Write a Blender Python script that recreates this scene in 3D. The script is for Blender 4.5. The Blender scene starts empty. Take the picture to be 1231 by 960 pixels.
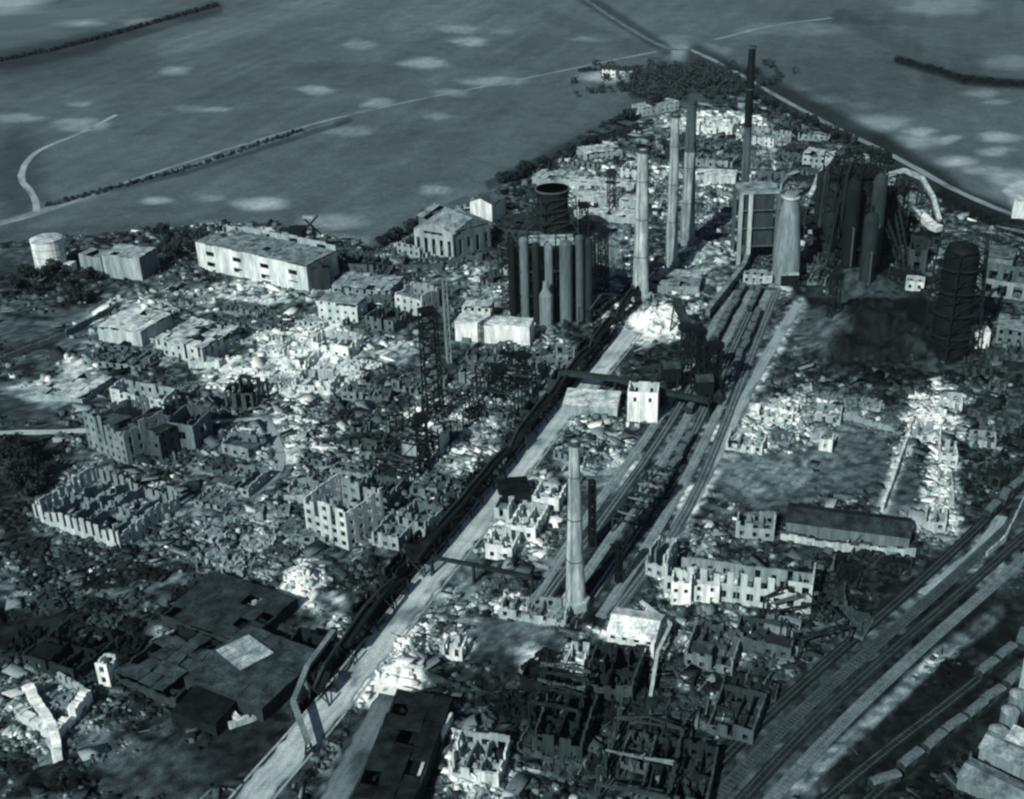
import bpy, math, random
import numpy as np
from math import radians, sin, cos, pi, sqrt, atan2

# ------------------------------------------------------------------ camera, world, sun, exposure
SC = bpy.context.scene
COL = SC.collection
H = 240.0                       # height of the aircraft above the plain
PITCH = radians(27.0)           # how far it looks down
FPX = 1500.0                    # focal length in survey units (photo width = 1231)
cam_d = bpy.data.cameras.new('camera')
cam = bpy.data.objects.new('camera', cam_d)
COL.objects.link(cam)
cam.location = (0, 0, H)
import mathutils
ROLL = radians(2.0)             # the aircraft banks a little
cam.rotation_euler = (mathutils.Matrix.Rotation(radians(90) - PITCH, 3, 'X') @ mathutils.Matrix.Rotation(-ROLL, 3, 'Z')).to_euler()
cam_d.sensor_width = 36.0
cam_d.lens = 36.0 * FPX / 1231.0
cam_d.clip_start = 1.0
cam_d.clip_end = 40000.0
SC.camera = cam

SUN_AZ = radians(31.0)          # sun is behind the camera, this far round to the left
SUN_EL = radians(36.0)
world = bpy.data.worlds.new('World')
SC.world = world
world.use_nodes = True
wn = world.node_tree
wn.nodes.clear()
sky = wn.nodes.new('ShaderNodeTexSky')
sky.sky_type = 'NISHITA'
sky.sun_disc = False
sky.sun_elevation = SUN_EL
sky.sun_rotation = pi + SUN_AZ
bg = wn.nodes.new('ShaderNodeBackground')
bg.inputs['Strength'].default_value = 0.05
wo = wn.nodes.new('ShaderNodeOutputWorld')
wn.links.new(sky.outputs[0], bg.inputs[0])
wn.links.new(bg.outputs[0], wo.inputs[0])
sun_d = bpy.data.lights.new('sun', 'SUN')
sun_d.energy = 5.0
sun_d.angle = radians(0.5)
sun_d.color = (1.0, 0.97, 0.93)
sun = bpy.data.objects.new('sun', sun_d)
COL.objects.link(sun)
# light travels (+sin az, +cos az, -tan el)
import mathutils
sd = mathutils.Vector((sin(SUN_AZ) * cos(SUN_EL), cos(SUN_AZ) * cos(SUN_EL), -sin(SUN_EL)))
sun.rotation_euler = sd.to_track_quat('-Z', 'Y').to_euler()
sun.location = (-300, -300, 900)
SC.view_settings.view_transform = 'Standard'
SC.view_settings.look = 'None'
SC.view_settings.exposure = 0.0
SC.view_settings.gamma = 1.0
SC.view_settings.use_curve_mapping = False
SC.cycles.pixel_filter_type = 'BLACKMAN_HARRIS'
SC.cycles.filter_width = 2.4

# ------------------------------------------------------------------ survey helpers
SP, CP = sin(PITCH), cos(PITCH)
def at(u, v):
    """ground point (x, y) of a survey position read off the air photograph"""
    a, b = (u - 615.5) / FPX, -(v - 480.0) / FPX
    uu, vv = a * cos(ROLL) + b * sin(ROLL), a * sin(ROLL) - b * cos(ROLL)
    zc = H / (SP + vv * CP)
    return (uu * zc, zc * (CP - vv * SP))
def hgt(u, vb, vt):
    """height of something standing at (u, vb) whose top is seen at vt"""
    x, y = at(u, vb)
    k = (u - 615.5) / FPX * sin(ROLL) + (vt - 480.0) / FPX * cos(ROLL)
    return H - y * (SP + k * CP) / (CP - k * SP)
def proj(x, y):
    """survey position of ground points (arrays)"""
    zc = y * CP + H * SP
    yc = y * SP - H * CP
    zc = np.maximum(zc, 1.0)
    a, b = x / zc, yc / zc
    return 615.5 + FPX * (a * cos(ROLL) - b * sin(ROLL)), 480.0 - FPX * (a * sin(ROLL) + b * cos(ROLL))
def pxm(v):
    return FPX * (SP + (v - 480.0) / FPX * CP) / H

def lat(ix, iy, seed):
    n = (ix.astype(np.int64) * 374761393 + iy.astype(np.int64) * 668265263 + seed * 982451653) & 0x7fffffff
    n = ((n ^ (n >> 13)) * 1274126177) & 0x7fffffff
    n = (n ^ (n >> 16)) & 0xffff
    return n / 65535.0
def noise(x, y, scale, seed=0):
    x = x / scale; y = y / scale
    ix = np.floor(x); iy = np.floor(y)
    fx = x - ix; fy = y - iy
    fx = fx * fx * (3 - 2 * fx); fy = fy * fy * (3 - 2 * fy)
    a = lat(ix, iy, seed); b = lat(ix + 1, iy, seed); c = lat(ix, iy + 1, seed); d = lat(ix + 1, iy + 1, seed)
    return (a * (1 - fx) + b * fx) * (1 - fy) + (c * (1 - fx) + d * fx) * fy
def fbm(x, y, scale, seed=0, octs=4):
    s = 0; a = 1; t = 0
    for o in range(octs):
        s = s + a * noise(x, y, scale / 2 ** o, seed + o * 17); t += a; a *= 0.55
    return s / t

# ------------------------------------------------------------------ materials
def set_in(node, name, val):
    if name in node.inputs: node.inputs[name].default_value = val
def albedo_mat(name, g, attr=None, rough=0.9, stain=0.35, s1=0.12, s2=1.3, fine=0.35, metallic=0.0, bump=0.0, streak=False):
    m = bpy.data.materials.new(name)
    m.use_nodes = True
    nt = m.node_tree; N = nt.nodes; L = nt.links
    N.clear()
    out = N.new('ShaderNodeOutputMaterial'); b = N.new('ShaderNodeBsdfPrincipled')
    L.new(b.outputs[0], out.inputs[0])
    b.inputs['Roughness'].default_value = rough
    b.inputs['Metallic'].default_value = metallic
    set_in(b, 'Specular IOR Level', 0.04)
    tc = N.new('ShaderNodeTexCoord')
    vec = tc.outputs['Object']
    if streak:
        mp = N.new('ShaderNodeMapping'); mp.inputs['Scale'].default_value = (1, 1, 0.18)
        L.new(vec, mp.inputs[0]); vec = mp.outputs[0]
    def mth(op, a, bb, cl=False):
        n = N.new('ShaderNodeMath'); n.operation = op; n.use_clamp = cl
        for i, q in enumerate((a, bb)):
            if isinstance(q, (int, float)): n.inputs[i].default_value = q
            else: L.new(q, n.inputs[i])
        return n.outputs[0]
    def nz(scale, det):
        n = N.new('ShaderNodeTexNoise'); n.inputs['Scale'].default_value = scale; n.inputs['Detail'].default_value = det
        L.new(vec, n.inputs['Vector']); return n.outputs['Fac']
    if attr:
        a = N.new('ShaderNodeAttribute'); a.attribute_name = attr; gsrc = a.outputs['Fac']
    else:
        v = N.new('ShaderNodeValue'); v.outputs[0].default_value = g; gsrc = v.outputs[0]
    n1 = nz(s1, 5.0); n2 = nz(s2, 4.0)
    f1 = mth('ADD', mth('MULTIPLY', mth('SUBTRACT', n1, 0.5), 4.0 * stain), 1.0)
    f2 = mth('ADD', mth('MULTIPLY', mth('SUBTRACT', n2, 0.5), 4.0 * fine), 1.0)
    gg = mth('MULTIPLY', gsrc, mth('MULTIPLY', mth('MAXIMUM', f1, 0.3), mth('MAXIMUM', f2, 0.3)))
    gg = mth('MINIMUM', mth('MAXIMUM', gg, 0.005), 0.82)
    ramp = N.new('ShaderNodeMix'); ramp.data_type = 'RGBA'
    ramp.inputs['A'].default_value = (0.60, 1.0, 1.08, 1); ramp.inputs['B'].default_value = (0.93, 1.0, 0.95, 1)
    L.new(mth('POWER', mth('MULTIPLY', gg, 1.25, True), 0.8), ramp.inputs['Factor'])
    sc = N.new('ShaderNodeVectorMath'); sc.operation = 'SCALE'
    L.new(ramp.outputs['Result'], sc.inputs[0]); L.new(gg, sc.inputs['Scale'])
    L.new(sc.outputs[0], b.inputs['Base Color'])
    if bump:
        bp = N.new('ShaderNodeBump'); bp.inputs['Strength'].default_value = 0.8; bp.inputs['Distance'].default_value = bump
        L.new(n2, bp.inputs['Height']); L.new(bp.outputs[0], b.inputs['Normal'])
    return m
_mc = {}
def M(kind, g):
    """concrete, brick, steel, roof, earth, road, leaf in a given lightness"""
    g = round(g, 2)
    if g < .16: g = max(.01, round(0.16 * (g / 0.16) ** 1.45, 3))
    k = (kind, g)
    if k not in _mc:
        P = dict(concrete=dict(stain=0.45, s1=0.25, s2=1.1, fine=0.3, streak=True),
                 brick=dict(stain=0.45, s1=0.3, s2=1.6, fine=0.4, streak=True),
                 steel=dict(stain=0.4, s1=0.2, s2=1.0, fine=0.3, rough=0.6, metallic=0.0, streak=True),
                 roof=dict(stain=0.8, s1=0.22, s2=1.2, fine=0.45, rough=0.9),
                 stack=dict(stain=0.75, s1=0.35, s2=1.6, fine=0.35, streak=True),
                 earth=dict(stain=0.4, s1=0.1, s2=0.7, fine=0.4),
                 road=dict(stain=0.42, s1=0.14, s2=0.9, fine=0.3),
                 leaf=dict(stain=0.3, s1=0.4, s2=2.0, fine=0.4))[kind]
        _mc[k] = albedo_mat('%s_%03d' % (kind, round(g * 1000)), g, **P)
    return _mc[k]

# ------------------------------------------------------------------ mesh helpers
BOXF = [(0, 3, 2, 1), (4, 5, 6, 7), (0, 1, 5, 4), (1, 2, 6, 5), (2, 3, 7, 6), (3, 0, 4, 7)]
class MB:
    def __init__(s): s.v = []; s.f = []
    def box(s, cx, cy, z0, sx, sy, sz, rot=0.0, jit=0.0, rnd=None):
        c, n = cos(rot), sin(rot); k = len(s.v)
        for z in (z0, z0 + sz):
            for a, b in ((-1, -1), (1, -1), (1, 1), (-1, 1)):
                x = a * sx / 2; y = b * sy / 2
                zz = z + (rnd.uniform(-jit, jit) if (jit and z > z0) else 0)
                s.v.append((cx + x * c - y * n, cy + x * n + y * c, zz))
        s.f += [tuple(k + i for i in f) for f in BOXF]
        return s
    def beam(s, p, q, w, h=None):
        """square bar from p to q"""
        h = h or w
        P = np.array(p, float); Q = np.array(q, float); d = Q - P; L = np.linalg.norm(d)
        if L < 1e-6: return s
        d /= L
        up = np.array((0, 0, 1.0)) if abs(d[2]) < 0.95 else np.array((1.0, 0, 0))
        a = np.cross(d, up); a /= np.linalg.norm(a); b = np.cross(a, d)
        k = len(s.v)
        for E in (P, Q):
            for i, j in ((-1, -1), (1, -1), (1, 1), (-1, 1)):
                s.v.append(tuple(E + a * i * w / 2 + b * j * h / 2))
        s.f += [tuple(k + i for i in f) for f in BOXF]
        return s
    def lathe(s, x, y, prof, n=16, cap=True):
        """prof: list of (r, z)"""
        k = len(s.v)
        for r, z in prof:
            for i in range(n):
                t = 2 * pi * i / n
                s.v.append((x + r * cos(t), y + r * sin(t), z))
        for j in range(len(prof) - 1):
            for i in range(n):
                a = k + j * n + i; b = k + j * n + (i + 1) % n
                s.f.append((a, b, b + n, a + n))
        if cap: s.f.append(tuple(k + (len(prof) - 1) * n + i for i in range(n)))
        return s
    def tube(s, pts, r, n=8):
        k = len(s.v); P = [np.array(p, float) for p in pts]
        for i, p in enumerate(P):
            d = P[min(i + 1, len(P) - 1)] - P[max(i - 1, 0)]; d /= np.linalg.norm(d)
            up = np.array((0, 0, 1.0)) if abs(d[2]) < 0.95 else np.array((1.0, 0, 0))
            a = np.cross(d, up); a /= np.linalg.norm(a); b = np.cross(a, d)
            for j in range(n):
                t = 2 * pi * j / n
                s.v.append(tuple(p + a * r * cos(t) + b * r * sin(t)))
        for i in range(len(P) - 1):
            for j in range(n):
                a = k + i * n + j; b = k + i * n + (j + 1) % n
                s.f.append((a, b, b + n, a + n))
        s.f.append(tuple(k + j for j in range(n))[::-1]); s.f.append(tuple(k + (len(P) - 1) * n + j for j in range(n)))
        return s
    def poly(s, pts):
        k = len(s.v); s.v += [tuple(p) for p in pts]; s.f.append(tuple(range(k, k + len(pts)))); return s
    def slab(s, pts, th):
        """thick plate: pts is its top outline (list of 3-D points)"""
        k = len(s.v); n = len(pts)
        s.v += [tuple(p) for p in pts] + [(p[0], p[1], p[2] - th) for p in pts]
        s.f.append(tuple(range(k, k + n))); s.f.append(tuple(range(k + 2 * n - 1, k + n - 1, -1)))
        for i in range(n):
            j = (i + 1) % n
            s.f.append((k + i, k + n + i, k + n + j, k + j))
        return s
    def build(s, name, mat, parent=None, smooth=False):
        me = bpy.data.meshes.new(name)
        off = parent_loc(parent) if parent is not None else (0, 0, 0)
        v = np.array(s.v, float) - np.array(off)
        me.from_pydata(v.tolist(), [], s.f)
        if smooth: me.polygons.foreach_set('use_smooth', [True] * len(me.polygons))
        me.materials.append(mat)
        o = bpy.data.objects.new(name, me)
        COL.objects.link(o)
        if parent is not None: o.parent = parent
        return o
def parent_loc(p):
    x, y, z = 0, 0, 0
    while p is not None:
        x += p.location[0]; y += p.location[1]; z += p.location[2]; p = p.parent
    return (x, y, z)
def thing(name, label, cat, loc, group=None):
    o = bpy.data.objects.new(name, None); COL.objects.link(o)
    o.location = (loc[0], loc[1], loc[2] if len(loc) > 2 else 0)
    o.empty_display_size = 2
    o['label'] = label; o['category'] = cat
    if group: o['group'] = group
    return o
def tag(o, label, cat, group=None, kind=None):
    if label: o['label'] = label
    if cat: o['category'] = cat
    if group: o['group'] = group
    if kind: o['kind'] = kind
    return o
def structure(o, label=None):
    o['kind'] = 'structure'
    if label: o['label'] = label
    return o
def copy_tree(src, loc, label=None, rotz=None):
    r = src.copy(); COL.objects.link(r); r.location = (loc[0], loc[1], loc[2] if len(loc) > 2 else 0)
    if rotz is not None: r.rotation_euler = (0, 0, rotz)
    if label: r['label'] = label
    for ch in src.children:
        c = ch.copy(); COL.objects.link(c); c.parent = r
        for g in ch.children:
            d = g.copy(); COL.objects.link(d); d.parent = c
    return r

# ------------------------------------------------------------------ survey data: roads, ground tones, heaps
STREET = [(262, 1010), (318, 940), (372, 880), (430, 808), (500, 718), (560, 645), (612, 580), (655, 522), (700, 470), (748, 412), (760, 398)]
ROADS = [  # name, path, width m, lightness, label
    ('main_street', STREET, 10.0, 0.46, 'long pale concrete street running diagonally through the ruined works'),
    ('side_lane', [(388, 985), (430, 905), (470, 835)], 8.0, 0.17, 'grey lane beside the main street at the bottom'),
    ('west_road', [(-120, 528), (0, 520), (70, 519), (112, 517)], 4.5, 0.42, 'pale straight road entering from the left'),
    ('west_road', [(235, 508), (300, 504), (335, 500)], 3.5, 0.38, 'short pale stretch of road past the tall ruin'),
    ('country_road', [(-60, 285), (0, 270), (40, 260), (110, 235), (170, 212), (370, 150), (480, 124), (620, 97), (720, 76), (790, 62)], 5.0, 0.25, 'straight country road across the fields'),
    ('field_path', [(45, 256), (42, 235), (22, 215), (35, 188), (60, 174), (100, 160), (140, 138)], 5.0, 0.34, 'winding pale path at the edge of the fields'),
    ('country_road', [(830, 60), (870, 78), (920, 108), (1000, 152), (1080, 190), (1140, 225), (1200, 252), (1290, 285)], 5.5, 0.27, 'pale road along the far side of the works'),
    ('country_road', [(690, -10), (740, 25), (800, 60), (830, 60)], 6.0, 0.15, 'far road leading away over the plain'),
    ('country_road', [(860, 48), (930, 30), (1000, 22)], 6.0, 0.26, 'thin pale track in the distance on the right'),
    ('yard_road', [(812, 636), (850, 570), (900, 470), (930, 412), (960, 365)], 5.0, 0.33, 'pale service road along the right side of the rail yard'),
    ('yard_road', [(1205, 620), (1180, 660), (1140, 690), (1110, 715)], 4.5, 0.28, 'pale track curving along the right hand sidings'),
    ('yard_road', [(320, 500), (345, 560), (300, 600)], 4.0, 0.3, 'trampled pale way between the ruins on the left'),
]
# rail tracks (path, label)
TRACKS = [([(640, 724), (700, 628), (783, 520), (836, 430), (880, 350)], 'rail track on the street side of the central yard, left of the foreground chimney'),
          ([(735, 742), (822, 628), (868, 520), (902, 430), (934, 350)], 'outermost rail track of the central yard running under the service road edge'),
          ([(640, 742), (722, 628), (800, 520), (850, 430), (893, 350)], 'rail track nearest the street in the central yard'),
          ([(668, 742), (748, 628), (818, 520), (862, 430), (903, 350)], 'second rail track of the central yard beside the nearest one'),
          ([(696, 742), (773, 628), (836, 520), (876, 430), (913, 350)], 'middle rail track of the central yard running past the tall chimney'),
          ([(722, 742), (797, 628), (853, 520), (890, 430), (924, 350)], 'outer rail track of the central yard along the pale service road'),
          ([(800, 985), (900, 880), (1000, 790), (1080, 722), (1170, 640), (1290, 520)], 'rail track nearest the long ruined office at lower right'),
          ([(835, 985), (935, 880), (1035, 790), (1115, 722), (1200, 645), (1300, 550)], 'second rail track at lower right'),
          ([(870, 985), (965, 880), (1063, 790), (1143, 722), (1225, 650), (1310, 575)], 'third rail track at lower right on dark ballast'),
          ([(905, 985), (1000, 880), (1095, 790), (1172, 722), (1250, 655)], 'fourth rail track at lower right on pale ballast'),
          ([(950, 1000), (1000, 955), (1060, 905), (1140, 845), (1240, 765)], 'rail track just inside the row of wagons at lower right'),
          ([(1000, 1000), (1045, 960), (1100, 913), (1170, 860), (1260, 790)], 'rail track under the row of wagons at lower right'),
          ]
# soil tones: (u, v, ru, rv, lightness, strength)
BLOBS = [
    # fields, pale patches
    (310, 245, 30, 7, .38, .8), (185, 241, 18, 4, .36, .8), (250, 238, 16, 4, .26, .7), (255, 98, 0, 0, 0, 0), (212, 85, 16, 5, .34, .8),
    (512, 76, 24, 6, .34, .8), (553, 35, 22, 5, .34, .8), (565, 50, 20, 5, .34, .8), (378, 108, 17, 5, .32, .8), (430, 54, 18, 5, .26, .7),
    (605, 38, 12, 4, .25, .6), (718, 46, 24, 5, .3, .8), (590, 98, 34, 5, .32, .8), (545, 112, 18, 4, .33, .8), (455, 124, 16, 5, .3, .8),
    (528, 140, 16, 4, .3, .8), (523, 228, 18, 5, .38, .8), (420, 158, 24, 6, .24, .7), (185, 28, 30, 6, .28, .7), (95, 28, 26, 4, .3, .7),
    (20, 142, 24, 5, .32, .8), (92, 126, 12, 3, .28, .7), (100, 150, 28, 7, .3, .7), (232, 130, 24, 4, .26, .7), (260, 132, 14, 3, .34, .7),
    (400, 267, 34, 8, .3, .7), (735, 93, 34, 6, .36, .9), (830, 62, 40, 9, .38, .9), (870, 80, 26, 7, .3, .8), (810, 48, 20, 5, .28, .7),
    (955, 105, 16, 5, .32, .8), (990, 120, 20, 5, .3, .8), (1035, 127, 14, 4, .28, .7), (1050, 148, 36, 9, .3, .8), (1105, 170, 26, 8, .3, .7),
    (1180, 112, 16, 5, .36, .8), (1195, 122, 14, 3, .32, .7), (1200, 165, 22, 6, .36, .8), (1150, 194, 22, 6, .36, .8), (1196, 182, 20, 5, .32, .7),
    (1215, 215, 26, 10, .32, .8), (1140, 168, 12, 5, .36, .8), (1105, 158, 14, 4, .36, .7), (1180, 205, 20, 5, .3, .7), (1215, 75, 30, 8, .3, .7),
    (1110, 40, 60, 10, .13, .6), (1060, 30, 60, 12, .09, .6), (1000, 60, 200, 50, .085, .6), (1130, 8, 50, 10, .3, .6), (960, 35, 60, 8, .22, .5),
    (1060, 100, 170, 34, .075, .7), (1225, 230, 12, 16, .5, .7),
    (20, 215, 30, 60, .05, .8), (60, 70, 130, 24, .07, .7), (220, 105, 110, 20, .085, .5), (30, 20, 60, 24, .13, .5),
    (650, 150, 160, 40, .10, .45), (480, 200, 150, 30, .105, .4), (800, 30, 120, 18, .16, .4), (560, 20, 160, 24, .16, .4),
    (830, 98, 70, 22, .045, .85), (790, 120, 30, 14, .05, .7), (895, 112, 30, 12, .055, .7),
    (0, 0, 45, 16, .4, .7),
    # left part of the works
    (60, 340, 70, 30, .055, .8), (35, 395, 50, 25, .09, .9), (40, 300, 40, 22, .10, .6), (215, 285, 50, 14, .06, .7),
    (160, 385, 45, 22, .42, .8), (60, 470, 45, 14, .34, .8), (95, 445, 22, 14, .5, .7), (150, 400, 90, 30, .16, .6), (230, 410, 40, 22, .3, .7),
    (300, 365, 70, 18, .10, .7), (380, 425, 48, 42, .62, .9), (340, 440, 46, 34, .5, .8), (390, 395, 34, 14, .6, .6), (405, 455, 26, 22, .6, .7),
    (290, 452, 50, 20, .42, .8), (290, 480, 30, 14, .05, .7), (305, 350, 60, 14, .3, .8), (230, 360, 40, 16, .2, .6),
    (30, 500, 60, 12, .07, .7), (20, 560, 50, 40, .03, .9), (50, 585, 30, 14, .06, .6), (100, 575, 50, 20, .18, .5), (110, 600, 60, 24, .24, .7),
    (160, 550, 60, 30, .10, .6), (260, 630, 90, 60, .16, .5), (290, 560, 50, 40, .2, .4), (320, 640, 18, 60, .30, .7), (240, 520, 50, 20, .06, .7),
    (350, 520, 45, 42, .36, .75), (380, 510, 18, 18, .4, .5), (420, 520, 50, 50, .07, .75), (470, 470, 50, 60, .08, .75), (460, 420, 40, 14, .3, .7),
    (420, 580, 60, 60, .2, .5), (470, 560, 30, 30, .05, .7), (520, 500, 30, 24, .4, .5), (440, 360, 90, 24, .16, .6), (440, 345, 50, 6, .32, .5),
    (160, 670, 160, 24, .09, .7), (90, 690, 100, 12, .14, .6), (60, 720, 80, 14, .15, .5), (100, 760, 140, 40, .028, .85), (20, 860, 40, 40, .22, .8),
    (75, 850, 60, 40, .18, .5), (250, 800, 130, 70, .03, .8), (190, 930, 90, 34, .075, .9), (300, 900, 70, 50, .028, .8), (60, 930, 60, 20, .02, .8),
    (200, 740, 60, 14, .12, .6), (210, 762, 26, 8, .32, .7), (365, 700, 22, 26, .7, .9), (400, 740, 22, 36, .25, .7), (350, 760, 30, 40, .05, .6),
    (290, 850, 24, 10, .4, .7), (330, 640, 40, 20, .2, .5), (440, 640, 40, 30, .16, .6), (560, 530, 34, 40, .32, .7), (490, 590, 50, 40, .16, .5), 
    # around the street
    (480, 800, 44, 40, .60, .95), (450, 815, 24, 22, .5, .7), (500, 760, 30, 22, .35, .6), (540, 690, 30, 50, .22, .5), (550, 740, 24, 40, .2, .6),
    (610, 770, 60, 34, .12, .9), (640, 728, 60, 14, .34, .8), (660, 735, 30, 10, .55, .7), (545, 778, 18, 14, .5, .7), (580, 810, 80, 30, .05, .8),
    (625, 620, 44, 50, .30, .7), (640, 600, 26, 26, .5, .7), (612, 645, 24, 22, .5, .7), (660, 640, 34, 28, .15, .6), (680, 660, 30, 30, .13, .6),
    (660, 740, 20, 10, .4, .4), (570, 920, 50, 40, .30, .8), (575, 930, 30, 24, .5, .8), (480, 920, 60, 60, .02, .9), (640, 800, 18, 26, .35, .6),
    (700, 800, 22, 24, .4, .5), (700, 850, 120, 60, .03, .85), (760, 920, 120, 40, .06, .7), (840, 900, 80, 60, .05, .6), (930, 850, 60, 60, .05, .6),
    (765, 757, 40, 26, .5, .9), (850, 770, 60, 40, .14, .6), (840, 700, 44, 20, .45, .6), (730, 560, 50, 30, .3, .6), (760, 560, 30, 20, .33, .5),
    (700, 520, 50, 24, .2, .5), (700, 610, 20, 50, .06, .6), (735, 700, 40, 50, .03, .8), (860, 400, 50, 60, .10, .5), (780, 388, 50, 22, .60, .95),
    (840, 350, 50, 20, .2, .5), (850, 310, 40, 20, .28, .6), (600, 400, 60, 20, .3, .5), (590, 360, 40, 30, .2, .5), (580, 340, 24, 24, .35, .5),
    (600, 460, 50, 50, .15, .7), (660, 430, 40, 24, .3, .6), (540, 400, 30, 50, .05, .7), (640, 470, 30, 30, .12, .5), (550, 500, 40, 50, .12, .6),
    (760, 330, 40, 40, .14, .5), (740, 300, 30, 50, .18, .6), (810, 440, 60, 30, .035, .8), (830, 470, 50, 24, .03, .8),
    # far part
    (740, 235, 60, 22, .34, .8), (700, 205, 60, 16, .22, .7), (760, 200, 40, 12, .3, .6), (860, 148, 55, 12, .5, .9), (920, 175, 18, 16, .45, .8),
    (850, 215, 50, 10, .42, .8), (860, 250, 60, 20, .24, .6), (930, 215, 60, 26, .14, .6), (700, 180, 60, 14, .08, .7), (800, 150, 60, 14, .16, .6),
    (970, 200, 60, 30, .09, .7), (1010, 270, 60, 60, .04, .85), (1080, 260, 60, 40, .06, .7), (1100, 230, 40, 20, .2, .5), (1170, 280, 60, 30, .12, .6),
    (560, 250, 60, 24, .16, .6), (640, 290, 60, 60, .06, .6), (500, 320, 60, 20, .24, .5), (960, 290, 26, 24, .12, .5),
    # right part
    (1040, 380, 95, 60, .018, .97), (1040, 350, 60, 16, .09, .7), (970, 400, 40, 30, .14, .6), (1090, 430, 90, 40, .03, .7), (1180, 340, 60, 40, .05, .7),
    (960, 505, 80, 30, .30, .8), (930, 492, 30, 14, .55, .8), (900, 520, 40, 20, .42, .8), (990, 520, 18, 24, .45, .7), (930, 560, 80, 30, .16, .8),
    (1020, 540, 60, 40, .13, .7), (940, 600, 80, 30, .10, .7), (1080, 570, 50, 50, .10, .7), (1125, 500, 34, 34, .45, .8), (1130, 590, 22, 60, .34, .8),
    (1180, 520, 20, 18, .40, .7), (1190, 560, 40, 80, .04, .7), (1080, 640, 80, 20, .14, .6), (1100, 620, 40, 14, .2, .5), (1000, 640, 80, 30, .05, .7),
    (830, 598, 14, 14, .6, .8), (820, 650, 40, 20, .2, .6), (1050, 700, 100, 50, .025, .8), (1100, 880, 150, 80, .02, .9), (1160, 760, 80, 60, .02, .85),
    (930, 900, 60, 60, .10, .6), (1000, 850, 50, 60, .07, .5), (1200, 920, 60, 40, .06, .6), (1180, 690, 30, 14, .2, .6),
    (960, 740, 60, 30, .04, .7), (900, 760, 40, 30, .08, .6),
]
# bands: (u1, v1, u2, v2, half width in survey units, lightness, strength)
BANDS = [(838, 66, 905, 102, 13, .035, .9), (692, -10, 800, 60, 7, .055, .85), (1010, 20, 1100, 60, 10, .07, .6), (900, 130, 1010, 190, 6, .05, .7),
    (370, 850, 460, 740, 18, .012, .95), (460, 740, 560, 625, 20, .012, .95), (560, 625, 640, 525, 17, .012, .95), (640, 525, 760, 375, 13, .02, .9), (760, 375, 820, 285, 9, .05, .7),  # dark strips painting the pipe bridge's shade into the ground
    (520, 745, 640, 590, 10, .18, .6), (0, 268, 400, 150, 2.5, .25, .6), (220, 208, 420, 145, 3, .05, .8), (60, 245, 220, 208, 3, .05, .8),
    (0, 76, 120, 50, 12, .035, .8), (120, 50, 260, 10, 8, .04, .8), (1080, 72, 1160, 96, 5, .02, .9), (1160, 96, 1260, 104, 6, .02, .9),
    (905, 100, 1060, 178, 15, .03, .9), (1060, 180, 1140, 228, 16, .025, .9), (1140, 236, 1260, 282, 14, .015, .95), (590, 222, 700, 168, 6, .045, .8),
    (700, 168, 800, 125, 6, .045, .8), (0, 284, 240, 272, 7, .075, .7), (240, 268, 450, 290, 4, .2, .6), (450, 292, 560, 240, 5, .07, .7), (0, 378, 60, 384, 2, .03, .8), (0, 432, 80, 400, 6, .04, .8),
    (700, 725, 790, 560, 16, .025, .9), (790, 560, 850, 450, 12, .03, .8), (880, 925, 1060, 768, 9, .05, .7), (955, 950, 1130, 788, 8, .2, .9), (1130, 790, 1200, 735, 9, .12, .8),
    (1010, 790, 1090, 725, 9, .14, .7), (1100, 720, 1200, 630, 8, .18, .6), (815, 640, 960, 365, 9, .25, .8), (870, 400, 940, 350, 10, .2, .6), (740, 640, 860, 450, 7, .18, .6),
    (1062, 610, 1095, 515, 7, .3, .8), (520, 900, 540, 870, 5, .4, .7), (780, 640, 700, 745, 5, .12, .5), (660, 20, 800, 70, 8, .08, .6), (400, 0, 200, 60, 10, .17, .5), (0, 610, 60, 690, 18, .03, .7),
]
LATE = [(474, 800, 40, 34, .68, .95), (440, 826, 22, 18, .6, .9), (365, 700, 22, 26, .72, .95), (782, 388, 52, 19, .56, .95), (380, 425, 44, 36, .62, .7), (620, 620, 26, 40, .45, .6), (930, 492, 26, 10, .6, .9),
        (1120, 500, 24, 24, .55, .8), (700, 800, 20, 13, .42, .8), (640, 800, 12, 16, .4, .7), (870, 800, 12, 12, .4, .8), (850, 770, 26, 14, .25, .7), (930, 570, 50, 22, .17, .8), (1035, 545, 40, 22, .12, .8), (330, 520, 14, 30, .3, .6), (1130, 590, 14, 44, .42, .8), (868, 520, 26, 12, .5, .7), (745, 240, 60, 16, .28, .7), (858, 148, 50, 9, .42, .9), (830, 600, 12, 12, .65, .9)]
# heaps: (u, v, radius m, height m)
HEAPS = [(480, 800, 12, 4.5), (455, 822, 7, 3), (498, 780, 8, 3.5), (365, 700, 7, 4.5), (378, 690, 0, 0), (768, 392, 15, 2.6), (790, 388, 20, 3.6), (812, 384, 12, 4), (1050, 395, 34, 13),
         (1030, 338, 26, 6), (1010, 420, 18, 6), (1100, 420, 18, 8), (380, 425, 16, 4), (345, 440, 14, 3), (860, 148, 30, 3), (930, 492, 9, 2.5), (900, 520, 12, 2.5), (990, 520, 7, 3),
         (1125, 500, 9, 3), (1135, 520, 6, 3), (1130, 590, 7, 3), (640, 728, 10, 2), (850, 310, 16, 4), (845, 298, 10, 4), (575, 932, 6, 2), (830, 598, 4, 2.2), (160, 385, 12, 2.5),
         (300, 600, 12, 2), (840, 705, 6, 2.2), (700, 800, 5, 2), (600, 465, 12, 2), (735, 235, 25, 2), (440, 640, 8, 2), (640, 470, 7, 2)]
CRATERS = [b for b in BLOBS[:52] if b[2] and b[3] < 9 and b[2] < 30]
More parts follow.
